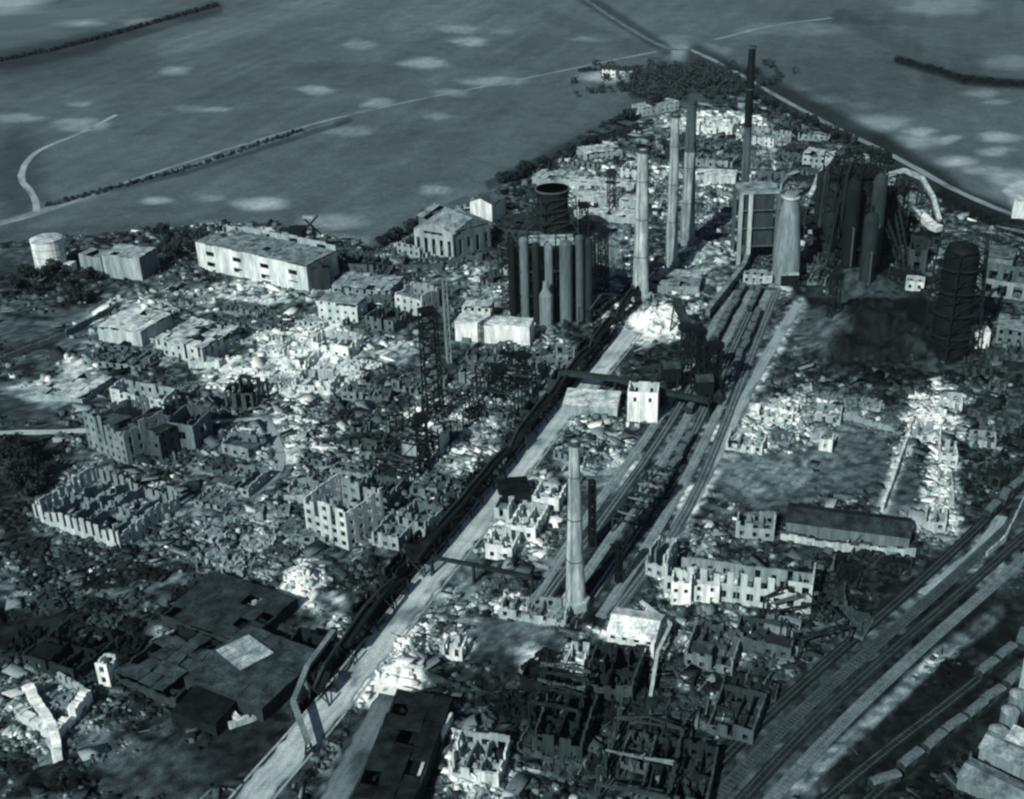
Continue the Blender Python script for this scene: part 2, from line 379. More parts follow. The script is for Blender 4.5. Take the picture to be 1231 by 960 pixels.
WORKS = [(0, 292), (60, 286), (230, 270), (330, 268), (452, 296), (600, 225), (700, 180), (800, 135), (900, 112), (1000, 168), (1080, 205), (1140, 245), (1231, 285), (1300, 300), (1300, 1010), (-80, 1010), (-80, 400)]

# areas where the ground is bare: (u, v, ru, rv)
BARE = [(1040, 385, 95, 62), (930, 575, 80, 42), (1020, 550, 60, 50), (620, 772, 62, 34), (190, 930, 95, 34), (30, 400, 45, 26), (20, 490, 60, 22), (1060, 860, 150, 60), (1180, 740, 80, 50),
        (960, 905, 70, 50), (20, 560, 55, 40), (300, 905, 70, 50), (1080, 590, 30, 40), (25, 320, 30, 22), (80, 380, 30, 12), (60, 470, 40, 12), (270, 800, 110, 60), (740, 600, 60, 50), (560, 690, 20, 40), (90, 760, 110, 26), (1030, 330, 50, 30), (720, 300, 20, 40), (470, 920, 60, 60)]
def inpoly(px, py, poly):
    ins = np.zeros(px.shape, bool); n = len(poly)
    for i in range(n):
        x1, y1 = poly[i]; x2, y2 = poly[(i + 1) % n]
        c = ((y1 > py) != (y2 > py)) & (px < (x2 - x1) * (py - y1) / (y2 - y1 + 1e-9) + x1)
        ins ^= c
    return ins
def segd(x, y, a, b):
    dx, dy = b[0] - a[0], b[1] - a[1]
    t = np.clip(((x - a[0]) * dx + (y - a[1]) * dy) / (dx * dx + dy * dy + 1e-9), 0, 1)
    return np.hypot(x - a[0] - t * dx, y - a[1] - t * dy)
ROADW = [([at(*p) for p in r[1]], r[2]) for r in ROADS] + [([at(*p) for p in t[0]], 4.4) for t in TRACKS]
def smooth01(t): t = np.clip(t, 0, 1); return t * t * (3 - 2 * t)
def roadmask(x, y):
    m = np.zeros(x.shape)
    for pts, w in ROADW:
        d = np.full(x.shape, 1e9)
        for a, b in zip(pts[:-1], pts[1:]): d = np.minimum(d, segd(x, y, a, b))
        m = np.maximum(m, smooth01(1 - (d - w * 0.5 - 0.6) / 2.5))
    return m
def tone_works(x, y):
    u, v = proj(x, y)
    ok = (y > 150) & (u > -150) & (u < 1380) & (v < 1100) & (v > -40)
    ins = inpoly(u, v, WORKS) & ok
    return u, v, ins, ok
def ground_height(x, y):
    u, v, ins, ok = tone_works(x, y)
    h = (fbm(x, y, 26, 3) - 0.5) * 1.6 * np.where(ins, 1, 0.5)
    h += np.where(ins, (fbm(x, y, 6, 9, 3) - 0.5) * 1.8, 0)
    for (cu, cv, r, hh) in HEAPS:
        if not r: continue
        cx, cy = at(cu, cv); d = np.hypot(x - cx, y - cy)
        m = d < r * 1.3
        rr = r * (0.75 + 0.5 * noise(x[m], y[m], r * 0.35, 31))
        h[m] += hh * smooth01(1 - d[m] / rr) * (0.8 + 0.4 * noise(x[m], y[m], 3.0, 5))
    for (cu, cv, ru, rv, g, s) in CRATERS:
        cx, cy = at(cu, cv); R = ru / pxm(cv) * 0.32; d = np.hypot(x - cx, y - cy) / R
        h += 0.5 * np.exp(-((d - 1) / 0.35) ** 2) - 0.5 * np.exp(-(d / 0.7) ** 2)
    h *= 1 - roadmask(x, y)
    h = np.where(ok | (np.abs(x) < 900), h, h * 0.6)
    return h - 0.02
def ground_tone(x, y):
    u, v, ins, ok = tone_works(x, y)
    g = np.where(ins, 0.08, 0.115)
    g = g * (0.75 + 0.5 * fbm(x, y, 60, 77))
    wu = u + (fbm(x, y, 14, 21, 3) - 0.5) * 26 * pxm(400) * 0.5
    wv = v + (fbm(x, y, 14, 22, 3) - 0.5) * 12 * pxm(400) * 0.5
    inv = 1.0
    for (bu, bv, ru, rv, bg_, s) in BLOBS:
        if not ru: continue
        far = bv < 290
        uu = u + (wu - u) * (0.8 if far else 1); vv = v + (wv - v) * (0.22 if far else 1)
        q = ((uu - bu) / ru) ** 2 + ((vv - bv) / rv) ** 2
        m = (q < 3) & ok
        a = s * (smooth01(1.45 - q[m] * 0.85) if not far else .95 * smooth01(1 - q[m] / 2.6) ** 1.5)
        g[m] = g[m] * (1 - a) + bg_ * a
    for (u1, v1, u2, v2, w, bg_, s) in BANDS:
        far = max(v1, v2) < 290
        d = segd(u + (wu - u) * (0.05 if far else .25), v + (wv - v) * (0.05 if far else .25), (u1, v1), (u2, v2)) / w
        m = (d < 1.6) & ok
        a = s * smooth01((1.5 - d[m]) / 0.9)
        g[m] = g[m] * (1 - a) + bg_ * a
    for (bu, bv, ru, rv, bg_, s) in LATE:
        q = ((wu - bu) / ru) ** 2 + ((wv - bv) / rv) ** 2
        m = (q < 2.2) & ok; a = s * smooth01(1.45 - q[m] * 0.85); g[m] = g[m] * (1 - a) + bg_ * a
    k = fbm(x, y, 3.6, 51, 3)
    k2 = fbm(x, y, 1.9, 57, 2)
    bq = np.full(x.shape, 9.0)
    for bu, bv, ru, rv in BARE: bq = np.minimum(bq, ((u - bu) / ru) ** 2 + ((v - bv) / rv) ** 2)
    am = .35 + .65 * smooth01((bq - .5) / .8)
    k = .5 + (k - .5) * am; k2 = .5 + (k2 - .5) * (.5 + .5 * am)
    br = np.clip(1 + (k - 0.5) * 2.6, 0.3, 2.3) * np.clip(1 + (k2 - .5) * 2.2, .3, 2.2)
    g = np.where(ins, g * br, g * (1 + (k - 0.5) * 0.35))
    # furrowed strips and faint field boundaries
    st = noise(x * 0.94 - y * 0.34, (x * 0.34 + y * 0.94) * 0.08, 9, 5)
    g = np.where(ins, g, g * (0.9 + 0.2 * st))
    # parcels of farmland, each with its own crop tone
    pu = np.floor((x * 0.94 - y * 0.34 + 40 * noise(x, y, 300, 3)) / 95.0); pv = np.floor((x * 0.34 + y * 0.94) / 260.0)
    g = np.where(ins, g, g * (0.90 + 0.18 * lat(pu, pv, 12)) * (0.82 + .36 * fbm(x, y, 11, 66, 3)))
    g = np.where(ins, 0.16 * (g / 0.16) ** 1.5, 0.16 * (g / 0.16) ** 1.12)
    return np.clip(g, 0.005, 0.78)

def axis(segs):
    a = [segs[0][0]]
    for s0, s1, st in segs:
        n = max(1, int(round((s1 - s0) / st)))
        a += list(np.linspace(s0, s1, n + 1)[1:])
    return np.array(a)
def grow(start, end, st, k=1.35):
    out = []; p = start; s = st
    while abs(p) < abs(end):
        s *= k; p += s if end > start else -s; out.append(p)
    return out
ax = axis([(-420, -170, 3.2), (-170, 260, 1.25), (260, 420, 2.2), (420, 640, 4)])
ax = np.array(grow(-420, -14000, 4)[::-1] + list(ax) + grow(640, 14000, 4))
ay = axis([(190, 470, 1.2), (470, 800, 1.7), (800, 1500, 3.6)])
ay = np.array(grow(190, -9000, 4)[::-1] + list(ay) + grow(1500, 22000, 5, 1.3))
X, Y = np.meshgrid(ax, ay)
nx, ny = len(ax), len(ay)
xf, yf = X.ravel(), Y.ravel()
Z = ground_height(xf, yf)
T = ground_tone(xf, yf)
def grid_mesh(name, co, nx, ny, attr=None):
    me = bpy.data.meshes.new(name)
    idx = np.arange(nx * ny).reshape(ny, nx)
    q = np.stack([idx[:-1, :-1], idx[:-1, 1:], idx[1:, 1:], idx[1:, :-1]], -1).reshape(-1, 4)
    return quick_mesh(me, co, q, attr)
def quick_mesh(me, co, q, attr=None):
    me.vertices.add(len(co)); me.vertices.foreach_set('co', np.ascontiguousarray(co, np.float32).ravel())
    me.loops.add(q.size); me.loops.foreach_set('vertex_index', q.ravel().astype(np.int32))
    me.polygons.add(len(q)); me.polygons.foreach_set('loop_start', np.arange(0, q.size, q.shape[1], dtype=np.int32))
    me.update(calc_edges=True)
    if attr is not None:
        a = me.attributes.new('tone', 'FLOAT', 'POINT'); a.data.foreach_set('value', np.ascontiguousarray(attr, np.float32))
    return me
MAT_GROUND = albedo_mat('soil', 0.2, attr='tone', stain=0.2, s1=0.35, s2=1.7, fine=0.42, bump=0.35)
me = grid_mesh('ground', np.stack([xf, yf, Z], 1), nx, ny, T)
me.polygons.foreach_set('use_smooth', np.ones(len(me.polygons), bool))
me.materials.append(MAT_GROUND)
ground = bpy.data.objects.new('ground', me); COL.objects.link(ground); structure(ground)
print('ground quads', len(me.polygons))

# ------------------------------------------------------------------ roads and tracks
def dense(pts, step):
    out = []
    for a, b in zip(pts[:-1], pts[1:]):
        L = math.hypot(b[0] - a[0], b[1] - a[1]); n = max(1, int(L / step))
        out += [(a[0] + (b[0] - a[0]) * i / n, a[1] + (b[1] - a[1]) * i / n) for i in range(n)]
    return out + [pts[-1]]
def smooth_path(pts, it=2):
    for _ in range(it):
        q = [pts[0]]
        for a, b in zip(pts[:-1], pts[1:]):
            q += [(a[0] * .75 + b[0] * .25, a[1] * .75 + b[1] * .25), (a[0] * .25 + b[0] * .75, a[1] * .25 + b[1] * .75)]
        pts = q + [pts[-1]]
    return pts
def normals(pts):
    out = []
    for i in range(len(pts)):
        a = pts[max(i - 1, 0)]; b = pts[min(i + 1, len(pts) - 1)]
        dx, dy = b[0] - a[0], b[1] - a[1]; L = math.hypot(dx, dy) or 1
        out.append((-dy / L, dx / L))
    return out
def ribbon(pts, off, w, z, mb=None, th=0.0):
    mb = mb or MB(); n = normals(pts); k = len(mb.v)
    if th:
        for (x, y), (a, b) in zip(pts, n):
            mb.v += [(x + a * (off - w / 2), y + b * (off - w / 2), z), (x + a * (off + w / 2), y + b * (off + w / 2), z),
                     (x + a * (off + w / 2), y + b * (off + w / 2), z - th), (x + a * (off - w / 2), y + b * (off - w / 2), z - th)]
        for i in range(len(pts) - 1):
            for j in range(4):
                p = k + i * 4 + j; q = k + i * 4 + (j + 1) % 4
                mb.f.append((p, q, q + 4, p + 4))
    else:
        for (x, y), (a, b) in zip(pts, n):
            mb.v += [(x + a * (off - w / 2), y + b * (off - w / 2), z), (x + a * (off + w / 2), y + b * (off + w / 2), z)]
        for i in range(len(pts) - 1):
            p = k + i * 2; mb.f.append((p + 1, p, p + 2, p + 3))
    return mb
RR = random.Random(5)
for i, (nm, pth, w, g, lb) in enumerate(ROADS):
    pts = dense(smooth_path([at(*p) for p in pth]), 2.5 if i < 2 else 6)
    ns = normals(pts); NC = 11; co = []
    for (x, y), (a, b) in zip(pts, ns):   # irregular edges: earth has drifted over the rims
        l = w / 2 * RR.uniform(.8, 1.08); r = w / 2 * RR.uniform(.8, 1.08)
        for c in range(NC):
            o_ = -l + (l + r) * c / (NC - 1); co.append((x + a * o_, y + b * o_, .05 + .006 * i))
    co = np.array(co); oo = np.tile(np.linspace(-1, 1, NC), len(pts))
    tn = g * (.55 + .9 * fbm(co[:, 0], co[:, 1], 9, 71, 4)) * (1 - .28 * np.exp(-((np.abs(oo) - .34) / .12) ** 2)) * (1 - .5 * smooth01((np.abs(oo) - .7) / .3) * (.4 + 1.2 * noise(co[:, 0], co[:, 1], 4, 8)))
    tn *= np.where(noise(co[:, 0], co[:, 1], 5, 33) > .8, .55, 1.0)
    idx = np.arange(len(co)).reshape(len(pts), NC)
    qd = np.stack([idx[:-1, 1:], idx[:-1, :-1], idx[1:, :-1], idx[1:, 1:]], -1).reshape(-1, 4)
    if i == 0: MAT_ROAD = albedo_mat('road_surface', .3, attr='tone', stain=.15, s1=.3, s2=1.5, fine=.3)
    me = quick_mesh(bpy.data.meshes.new(nm), co, qd, np.clip(tn, .02, .7)); me.materials.append(MAT_ROAD)
    o = bpy.data.objects.new(nm, me); COL.objects.link(o); structure(o, lb)
    if nm == 'main_street':
        for s in (-1, 1):
            kb = ribbon(pts, s * (w / 2 + 0.45), 0.7, 0.16, th=0.4)
            kb.build('kerb', M('concrete', .3), o)
for i, (pth, lb) in enumerate(TRACKS):
    pts = dense(smooth_path([at(*p) for p in pth]), 5)
    x0, y0 = pts[0]
    t = thing('rail_track', lb, 'railway track', (x0, y0, 0), 'railway tracks')
    t['kind'] = 'structure'
    ribbon(pts, 0, 3.6, 0.22, th=0.3).build('ballast', M('earth', [.2, .1, .06, .18, .05, .2, .03, .09, .04, .15, .03, .03][i]), t)
    for s in (-1, 1):
        ribbon(pts, s * 0.78, 0.2, 0.52, th=0.2).build('rail', M('steel', .32 if i < 6 else .2 if i == 9 else .1), t)
    sl = MB(); dd = dense(pts, 1.3); nn = normals(dd)
    for (x, y), (a, b) in list(zip(dd, nn)):
        if (x * x + y * y) ** .5 < 640: sl.box(x, y, 0.2, 2.6, 0.45, 0.13, atan2(b, a))
    so = sl.build('sleeper', M('earth', .2 if i in (0, 3, 5) else .12 if i == 9 else .11 if i < 6 else .05), t); so['kind'] = 'stuff'

# ------------------------------------------------------------------ builders for ruins
STREET_ROT = radians(-20.0)     # fronts stand square to the street
def profile(n, hh, damage, rnd, step):
    """ragged top heights of n bays"""
    out = []; k = 0.0
    for i in range(n):
        if rnd.random() < 0.45: k = rnd.random() ** 1.6 * damage
        out.append(max(1.2, hh * (1 - k) + rnd.uniform(-.3, .3) * (1 + damage * 2)))
    return out
def toothed_wall(mb, P, Q, hh, rnd, th=.6, n=11, ww=2.1, z0=-1.0):
    dx, dy = Q[0] - P[0], Q[1] - P[1]; L = math.hypot(dx, dy); rot = atan2(dy, dx); ux, uy = dx / L, dy / L; b = L / n; s1 = hh * .52
    for i in range(n + 1):
        w = b - ww if 0 < i < n else (b - ww) / 2; c = i * b if 0 < i < n else (w / 2 if i == 0 else L - w / 2)
        mb.box(P[0] + ux * c, P[1] + uy * c, z0, w, th, hh * rnd.choice((1, .98, .95, .9, .8, .68)) - z0, rot, jit=.25, rnd=rnd)
    for i in range(n):
        c = (i + .5) * b; q = (P[0] + ux * c, P[1] + uy * c)
        mb.box(*q, z0, ww, th - .04, 1.7 - z0, rot); mb.box(*q, 4.5, ww, th - .04, s1 + .9 - 4.5, rot, jit=.2, rnd=rnd)
        if i in (n - 1, n - 2): mb.box(*q, hh * .86, ww, th - .04, hh * .13, rot)
def wall_mesh(mb, P, Q, hh, rnd, damage=.3, th=.55, bay=4.0, sh=3.8, win=(1.5, 1.9, 1.0), merlon=False, z0=-1.0):
    dx, dy = Q[0] - P[0], Q[1] - P[1]; L = math.hypot(dx, dy); rot = atan2(dy, dx)
    ux, uy = dx / L, dy / L
    n = max(1, int(round(L / bay))); b = L / n
    pr = profile(n, hh, damage, rnd, sh)
    if win is None:
        for i in range(n * 2):
            h_ = pr[i // 2] * (1 + rnd.uniform(-.12, .08) * damage * 3)
            c = (i + .5) * b / 2
            mb.box(P[0] + ux * c, P[1] + uy * c, z0, b / 2, th, h_ - z0, rot, jit=.25 * min(1, damage * 2), rnd=rnd)
        return pr
    ww, wh, sill = win; ww = min(ww, b * .6)
    for i in range(n + 1):   # piers
        h_ = max(pr[min(i, n - 1)], pr[max(i - 1, 0)]) * (1 if not damage else rnd.uniform(1 - .25 * damage, 1.0))
        w = b - ww if 0 < i < n else (b - ww) / 2
        c = i * b if 0 < i < n else (w / 2 if i == 0 else L - w / 2)
        mb.box(P[0] + ux * c, P[1] + uy * c, z0, w, th, h_ - z0, rot, jit=.2 * damage, rnd=rnd)
    for i in range(n):       # masonry over and under the openings
        c = (i + .5) * b; top = pr[i]; k = 0
        if damage > .15 and rnd.random() < damage * .5: top *= rnd.uniform(.15, .7)
        while k * sh < top:
            a0 = z0 if k == 0 else k * sh - .6; a1 = k * sh + sill
            if a1 > top: a1 = top
            if a1 - a0 > .1: mb.box(P[0] + ux * c, P[1] + uy * c, a0, ww, th - .04, a1 - a0, rot, jit=.1 * damage, rnd=rnd)
            if rnd.random() < .10: mb.box(P[0] + ux * c, P[1] + uy * c, a1 - .02, ww, th * .5, min(wh, max(.1, top - a1)) * rnd.uniform(.3, 1), rot)
            if damage > .15 and rnd.random() < .18: k += 1; continue
            l0 = k * sh + sill + wh; l1 = (k + 1) * sh - .6
            if l0 < top and l1 > l0: mb.box(P[0] + ux * c, P[1] + uy * c, l0, ww, th - .04, min(l1, top) - l0 + .002, rot)
            k += 1
    return pr
def rubble_bits(mb, cx, cy, w, d, rot, n, rnd, smin=.5, smax=2.2, hh=1.6):
    c, s = cos(rot), sin(rot)
    for _ in range(n):
        a = rnd.uniform(-.5, .5) * w; b = rnd.uniform(-.5, .5) * d; k = rnd.uniform(smin, smax)
        e = hh * (1 - abs(2 * a / w)) * (1 - abs(2 * b / d)) * 1.6
        mb.box(cx + a * c - b * s, cy + a * s + b * c, e * rnd.random() - .6, k, k * rnd.uniform(.4, 1), k * rnd.uniform(.4, .9) + .5, rnd.uniform(0, 3.1), jit=.4, rnd=rnd)
def ruin(label, A, B, d, h, g=.35, damage=.3, B_w=None, rot=None, bay=4.0, sh=3.8, win=(1.5, 1.9, 1.0), cross=2, roof=None, rg=None,
         side_shade_g=None, teeth=0, name='ruined_building', cat='ruin', floors=.35, group=None, seed=None, inner=1, th=.55, back=1.0, mat='concrete', fill=.25):
    rnd = random.Random(seed if seed is not None else sum(ord(c) * (i + 1) for i, c in enumerate(label)))
    P = at(*A)
    if B is not None: Q = at(*B)
    else:
        r = STREET_ROT if rot is None else radians(rot); Q = (P[0] + B_w * cos(r), P[1] + B_w * sin(r))
    dx, dy = Q[0] - P[0], Q[1] - P[1]; w = math.hypot(dx, dy); ux, uy = dx / w, dy / w; nx_, ny_ = -uy, ux
    rot = atan2(uy, ux)
    def W(a, b): return (P[0] + ux * a + nx_ * b, P[1] + uy * a + ny_ * b)
    cx, cy = W(w / 2, d / 2)
    t = thing(name, label, cat, (cx, cy, 0), group)
    m = M(mat, g); ms = M(mat, side_shade_g if side_shade_g is not None else g)  # side walls can get a darker tone: shade painted into the colour
    mi = M(mat, g * (.7 if g > .55 else .42)); mk = M(mat, g * .55) if not (roof and damage < .1) else m  # inner and back walls darkened, painting shade behind the window openings
    mb = MB(); (toothed_wall(mb, W(0, 0), W(w, 0), h, rnd, th, teeth) if teeth else wall_mesh(mb, W(0, 0), W(w, 0), h, rnd, damage, th, bay, sh, win)); mb.build('front_wall', m, t)
    e = th / 2 + .003
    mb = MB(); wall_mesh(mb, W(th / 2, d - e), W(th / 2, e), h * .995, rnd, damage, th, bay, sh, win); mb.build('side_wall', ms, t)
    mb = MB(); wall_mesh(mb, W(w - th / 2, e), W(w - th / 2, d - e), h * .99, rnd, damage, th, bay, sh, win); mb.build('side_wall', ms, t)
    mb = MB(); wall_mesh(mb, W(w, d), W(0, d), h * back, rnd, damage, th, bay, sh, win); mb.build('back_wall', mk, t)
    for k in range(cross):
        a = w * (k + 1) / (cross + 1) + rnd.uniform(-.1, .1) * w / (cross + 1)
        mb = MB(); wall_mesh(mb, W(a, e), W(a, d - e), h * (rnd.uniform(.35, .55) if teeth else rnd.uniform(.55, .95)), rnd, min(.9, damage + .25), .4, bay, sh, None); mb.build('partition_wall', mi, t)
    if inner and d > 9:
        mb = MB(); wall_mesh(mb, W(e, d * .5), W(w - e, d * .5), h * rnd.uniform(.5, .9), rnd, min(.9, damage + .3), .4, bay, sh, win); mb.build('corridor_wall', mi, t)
    nst = int(h / sh)
    for k in range(1, nst + 1):
        n = max(1, int(w / 7))
        for i in range(n):
            if rnd.random() < floors and k * sh < h - .5:
                a0 = i * w / n + th * .6; a1 = (i + 1) * w / n - .05; b1 = d * rnd.uniform(.35, .95)
                mb = MB(); dz = rnd.uniform(-1.2, 0)
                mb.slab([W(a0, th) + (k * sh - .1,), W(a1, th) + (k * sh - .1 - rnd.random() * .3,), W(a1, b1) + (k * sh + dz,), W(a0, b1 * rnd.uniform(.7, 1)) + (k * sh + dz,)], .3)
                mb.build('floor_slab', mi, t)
    if roof:
        rm = M('roof', rg if rg is not None else g)
        n = max(1, int(w / 4.5)); md = max(1, int(d / 5))
        if roof == 'flat':
            rv_ = [rm, M('roof', (rg if rg is not None else g) * 1.2), M('roof', (rg if rg is not None else g) * .88)]
            for i in range(n):
                for j in range(md):
                    if rnd.random() < damage * .5: continue
                    a0, a1 = i * w / n + .02, (i + 1) * w / n - .02; b0, b1 = j * d / md + .02, (j + 1) * d / md - .02
                    z = h + .32 + rnd.uniform(-.12, .12)
                    js = [z + rnd.uniform(-1, 1) * min(.7, damage * 2.2) for _ in range(4)]
                    MB().slab([W(a0, b0) + (js[0],), W(a1, b0) + (js[1],), W(a1, b1) + (js[2],), W(a0, b1) + (js[3],)], .28).build('roof_panel', rm, t)
        elif roof in ('gable', 'gable_d'):
            rise = (d if roof == 'gable' else w) * .22
            if roof == 'gable':
                for i in range(n):
                    a0, a1 = i * w / n - (.4 if i == 0 else 0) + .02, (i + 1) * w / n + (.4 if i == n - 1 else 0)
                    for (b0, b1) in ((-.5, d / 2), (d + .5, d / 2)):
                        if rnd.random() < damage * .6: continue
                        q = [W(a0, b0) + (h + .3,), W(a1, b0) + (h + .3,), W(a1, b1) + (h + rise,), W(a0, b1) + (h + rise,)]
                        if b0 > b1: q = q[::-1]
                        MB().slab(q, .25).build('roof_panel', rm, t)
                for a in (0, w):
                    MB().slab([W(a, 0) + (h,), W(a, d) + (h,), W(a, d / 2) + (h + rise - .3,)], .01).build('gable', m, t)
            else:
                for i in range(md):
                    b0, b1 = i * d / md - (.4 if i == 0 else 0) + .02, (i + 1) * d / md + (.4 if i == md - 1 else 0)
                    for (a0, a1) in ((-.5, w / 2), (w + .5, w / 2)):
                        if rnd.random() < damage * .6: continue
                        q = [W(a0, b0) + (h + .3,), W(a1, b0) + (h + rise,), W(a1, b1) + (h + rise,), W(a0, b1) + (h + .3,)]
                        if a0 > a1: q = q[::-1]
                        MB().slab(q, .25).build('roof_panel', rm, t)
                for b in (0.0, d):
                    mm = MB(); k = len(mm.v)
                    mm.v += [W(0, b - .15) + (h - .1,), W(w, b - .15) + (h - .1,), W(w / 2, b - .15) + (h + rise - .3,), W(0, b + .15) + (h - .1,), W(w, b + .15) + (h - .1,), W(w / 2, b + .15) + (h + rise - .3,)]
                    mm.f += [(0, 1, 2), (5, 4, 3), (0, 2, 5, 3), (1, 4, 5, 2)]
                    mm.build('gable', m, t)
    if fill and not (roof and damage < .1):
        mb = MB(); rubble_bits(mb, cx, cy, w * .9, d * .9, rot, int(w * d * fill), rnd, .5, 2.4, min(3, h * .3))
        o = mb.build('rubble_fill', M('concrete', g * (.9 if g > .5 else .6)), t); o['kind'] = 'stuff'  # fill darkened too, part of the painted interior shade
    return t
def tower_frame(mb, x, y, w, d, z0, z1, rot, lev=4, bw=.5, lean=0):
    c, s = cos(rot), sin(rot)
    def p(a, b, z):
        k = 1 - .15 * (z - z0) / (z1 - z0)
        return (x + a * w / 2 * k * c - b * d / 2 * k * s + lean * (z - z0), y + a * w / 2 * k * s + b * d / 2 * k * c, z)
    cr = [(-1, -1), (1, -1), (1, 1), (-1, 1)]
    for a, b in cr: mb.beam(p(a, b, z0), p(a, b, z1), bw)
    for l in range(lev + 1):
        z = z0 + (z1 - z0) * l / lev; zn = z0 + (z1 - z0) * min(lev, l + 1) / lev
        for i in range(4):
            a, b = cr[i], cr[(i + 1) % 4]
            if l: mb.beam(p(*a, z), p(*b, z), bw * .7)
            if l < lev: mb.beam(p(*a, z), p(*b, zn), bw * .6)
    return mb

# ------------------------------------------------------------------ chimneys
def chimney(label, u, vb, vt, r0, r1, g, gt=None, lean=0, dark_from=None, base=True, n=20):
    x, y = at(u, vb); h = hgt(u, vb, vt)
    t = thing('chimney', label, 'chimney', (x, y, 0), 'tall chimneys of the works')
    k = 16; f = 1.0 if gt is None else (dark_from or .7)
    prof = []
    for i in range(k + 1):
        z = -1 + (h * f + 1) * i / k; a = max(0, z) / h
        prof.append((r0 + (r1 - r0) * a ** .85, z))
    MB().lathe(x, y, prof, n, cap=gt is None).build('shaft', M('stack', g), t, smooth=False)
    if gt is not None:
        prof = [(r0 + (r1 - r0) * (f + (1 - f) * i / 6) ** .85 + .02, h * (f + (1 - f) * i / 6) + .01) for i in range(7)]
        MB().lathe(x, y, prof, n, cap=True).build('sooty_upper_shaft', M('brick', gt), t)
    for a in (.3, .55, .8):
        rr = r0 + (r1 - r0) * a ** .85
        MB().lathe(x, y, [(rr + .02, h * a), (rr + .14, h * a), (rr + .14, h * a + .35), (rr + .02, h * a + .35)], n, cap=False).build('iron_band', M('steel', .12), t)
    MB().lathe(x, y, [(r1 + .05, h - 1.4), (r1 + .5, h - 1.1), (r1 + .5, h + .1), (r1 * .7, h + .12), (r1 * .7, h - 1)], n, cap=True).build('rim', M('brick', .08), t)
    if base: MB().lathe(x, y, [(r0 * 1.35, -1), (r0 * 1.35, 3.2), (r0 * 1.02, 3.6)], 8, cap=False).build('plinth', M('concrete', g * .9), t)
    lad = MB(); s0, s1 = (x - sin(.5) * (r0 + .2), y - cos(.5) * (r0 + .2)), (x - sin(.5) * (r1 + .2), y - cos(.5) * (r1 + .2))
    for o in (-.25, .25): lad.beam((s0[0] + o, s0[1], 2), (s1[0] + o, s1[1], h - 1), .08)
    lad.build('ladder', M('steel', .06), t)
    return t
chimney('tall pale chimney standing alone in the foreground rail yard', 692, 728, 530, 3.4, 1.5, .36)
chimney('pale chimney at the head of the street, leftmost of the far row', 770, 359, 180, 4.3, 2.6, .34)
chimney('slim pale chimney, second from the left in the far row', 807, 318, 138, 3.4, 2.1, .29)
chimney('chimney with blackened top third standing right of the slim pale one', 826, 293, 122, 4.3, 2.5, .24, .10, dark_from=.66)
chimney('tallest thinnest chimney with a black top above the far works', 891, 300, 56, 2.7, 1.7, .11, .02, dark_from=.62)

# stout cone stack with a dark mouth at its foot
x, y = at(944, 336); hh = hgt(944, 336, 232)
t = thing('stack', 'stout tapering grey kiln stack right of the tank frame, dark opening at its foot', 'stack', (x, y, 0))
MB().lathe(x, y, [(7.2, -1), (7.0, 6), (6.4, hh * .4), (5.2, hh * .75), (3.6, hh * .93), (3.4, hh)], 20).build('shaft', M('concrete', .2), t)
MB().lathe(x, y, [(3.4, hh - 3), (4.4, hh - 2.6), (4.4, hh - 2), (3.4, hh - 1.6)], 20, cap=False).build('collar', M('concrete', .4), t)
MB().box(x, y - 7.0, -.5, 7.5, 2.6, 6.5).build('dark_mouth', M('steel', .03), t)  # solid block, its near-black tone painting the shaded opening
MB().box(x, y - 8.5, 5.9, 9, 2, 1).build('lintel', M('concrete', .3), t)

# framed water tank / coal tower between the last chimney and the cone stack
x0, y0 = at(887, 318); x1, y1 = at(936, 326); hb = hgt(911, 322, 236)
t = thing('coal_tower', 'dark boxy coal tower with two pale corner columns between thin chimney and cone stack', 'tower', ((x0 + x1) / 2, y0 + 8, 0))
wd = x1 - x0
MB().box((x0 + x1) / 2 + .5, y0 + 9, 9, wd - 4, 15, hb - 10).build('bunker_body', M('steel', .06), t)
MB().box((x0 + x1) / 2, y0 + 9, hb - 1, wd + 1, 17, 1.3).build('roof', M('roof', .22), t)
for xx, g_ in ((x0, .3), (x0 + wd * .26, .42), (x1, .13)):
    MB().box(xx, y0, -1, 1.9, 1.8, hb).build('column', M('concrete', g_), t)
for xx in (x0, x1): MB().box(xx, y0 + 18, -1, 1.9, 1.8, hb).build('column', M('concrete', .1), t)
for k in range(1, 4): MB().box((x0 + x1) / 2, y0 - .2, hb * k / 4, wd, .5, .8).build('cross_beam', M('concrete', .1), t)

# ------------------------------------------------------------------ storage tanks at left
def tank(label, u, vb, vt, r, g, gr, n=24, dome=1.5, rivets=True):
    x, y = at(u, vb); y += r; h = hgt(u, vb, vt)
    t = thing('storage_tank', label, 'tank', (x, y, 0))
    MB().lathe(x, y, [(r, -1), (r, h)], n, cap=False).build('shell', M('concrete', g), t)
    MB().lathe(x, y, [(r + .2, h - .3), (r + .25, h + .3), (r * .6, h + dome * .7), (.4, h + dome)], n).build('roof', M('roof', gr), t)
    for k in range(1, 4): MB().lathe(x, y, [(r + .02, h * k / 4), (r + .15, h * k / 4), (r + .15, h * k / 4 + .3), (r + .02, h * k / 4 + .3)], n, cap=False).build('hoop', M('steel', g * .6), t)
    return t
tank('white cylindrical tank at the far left edge of the works', 57, 330, 293, 8.5, .6, .42)

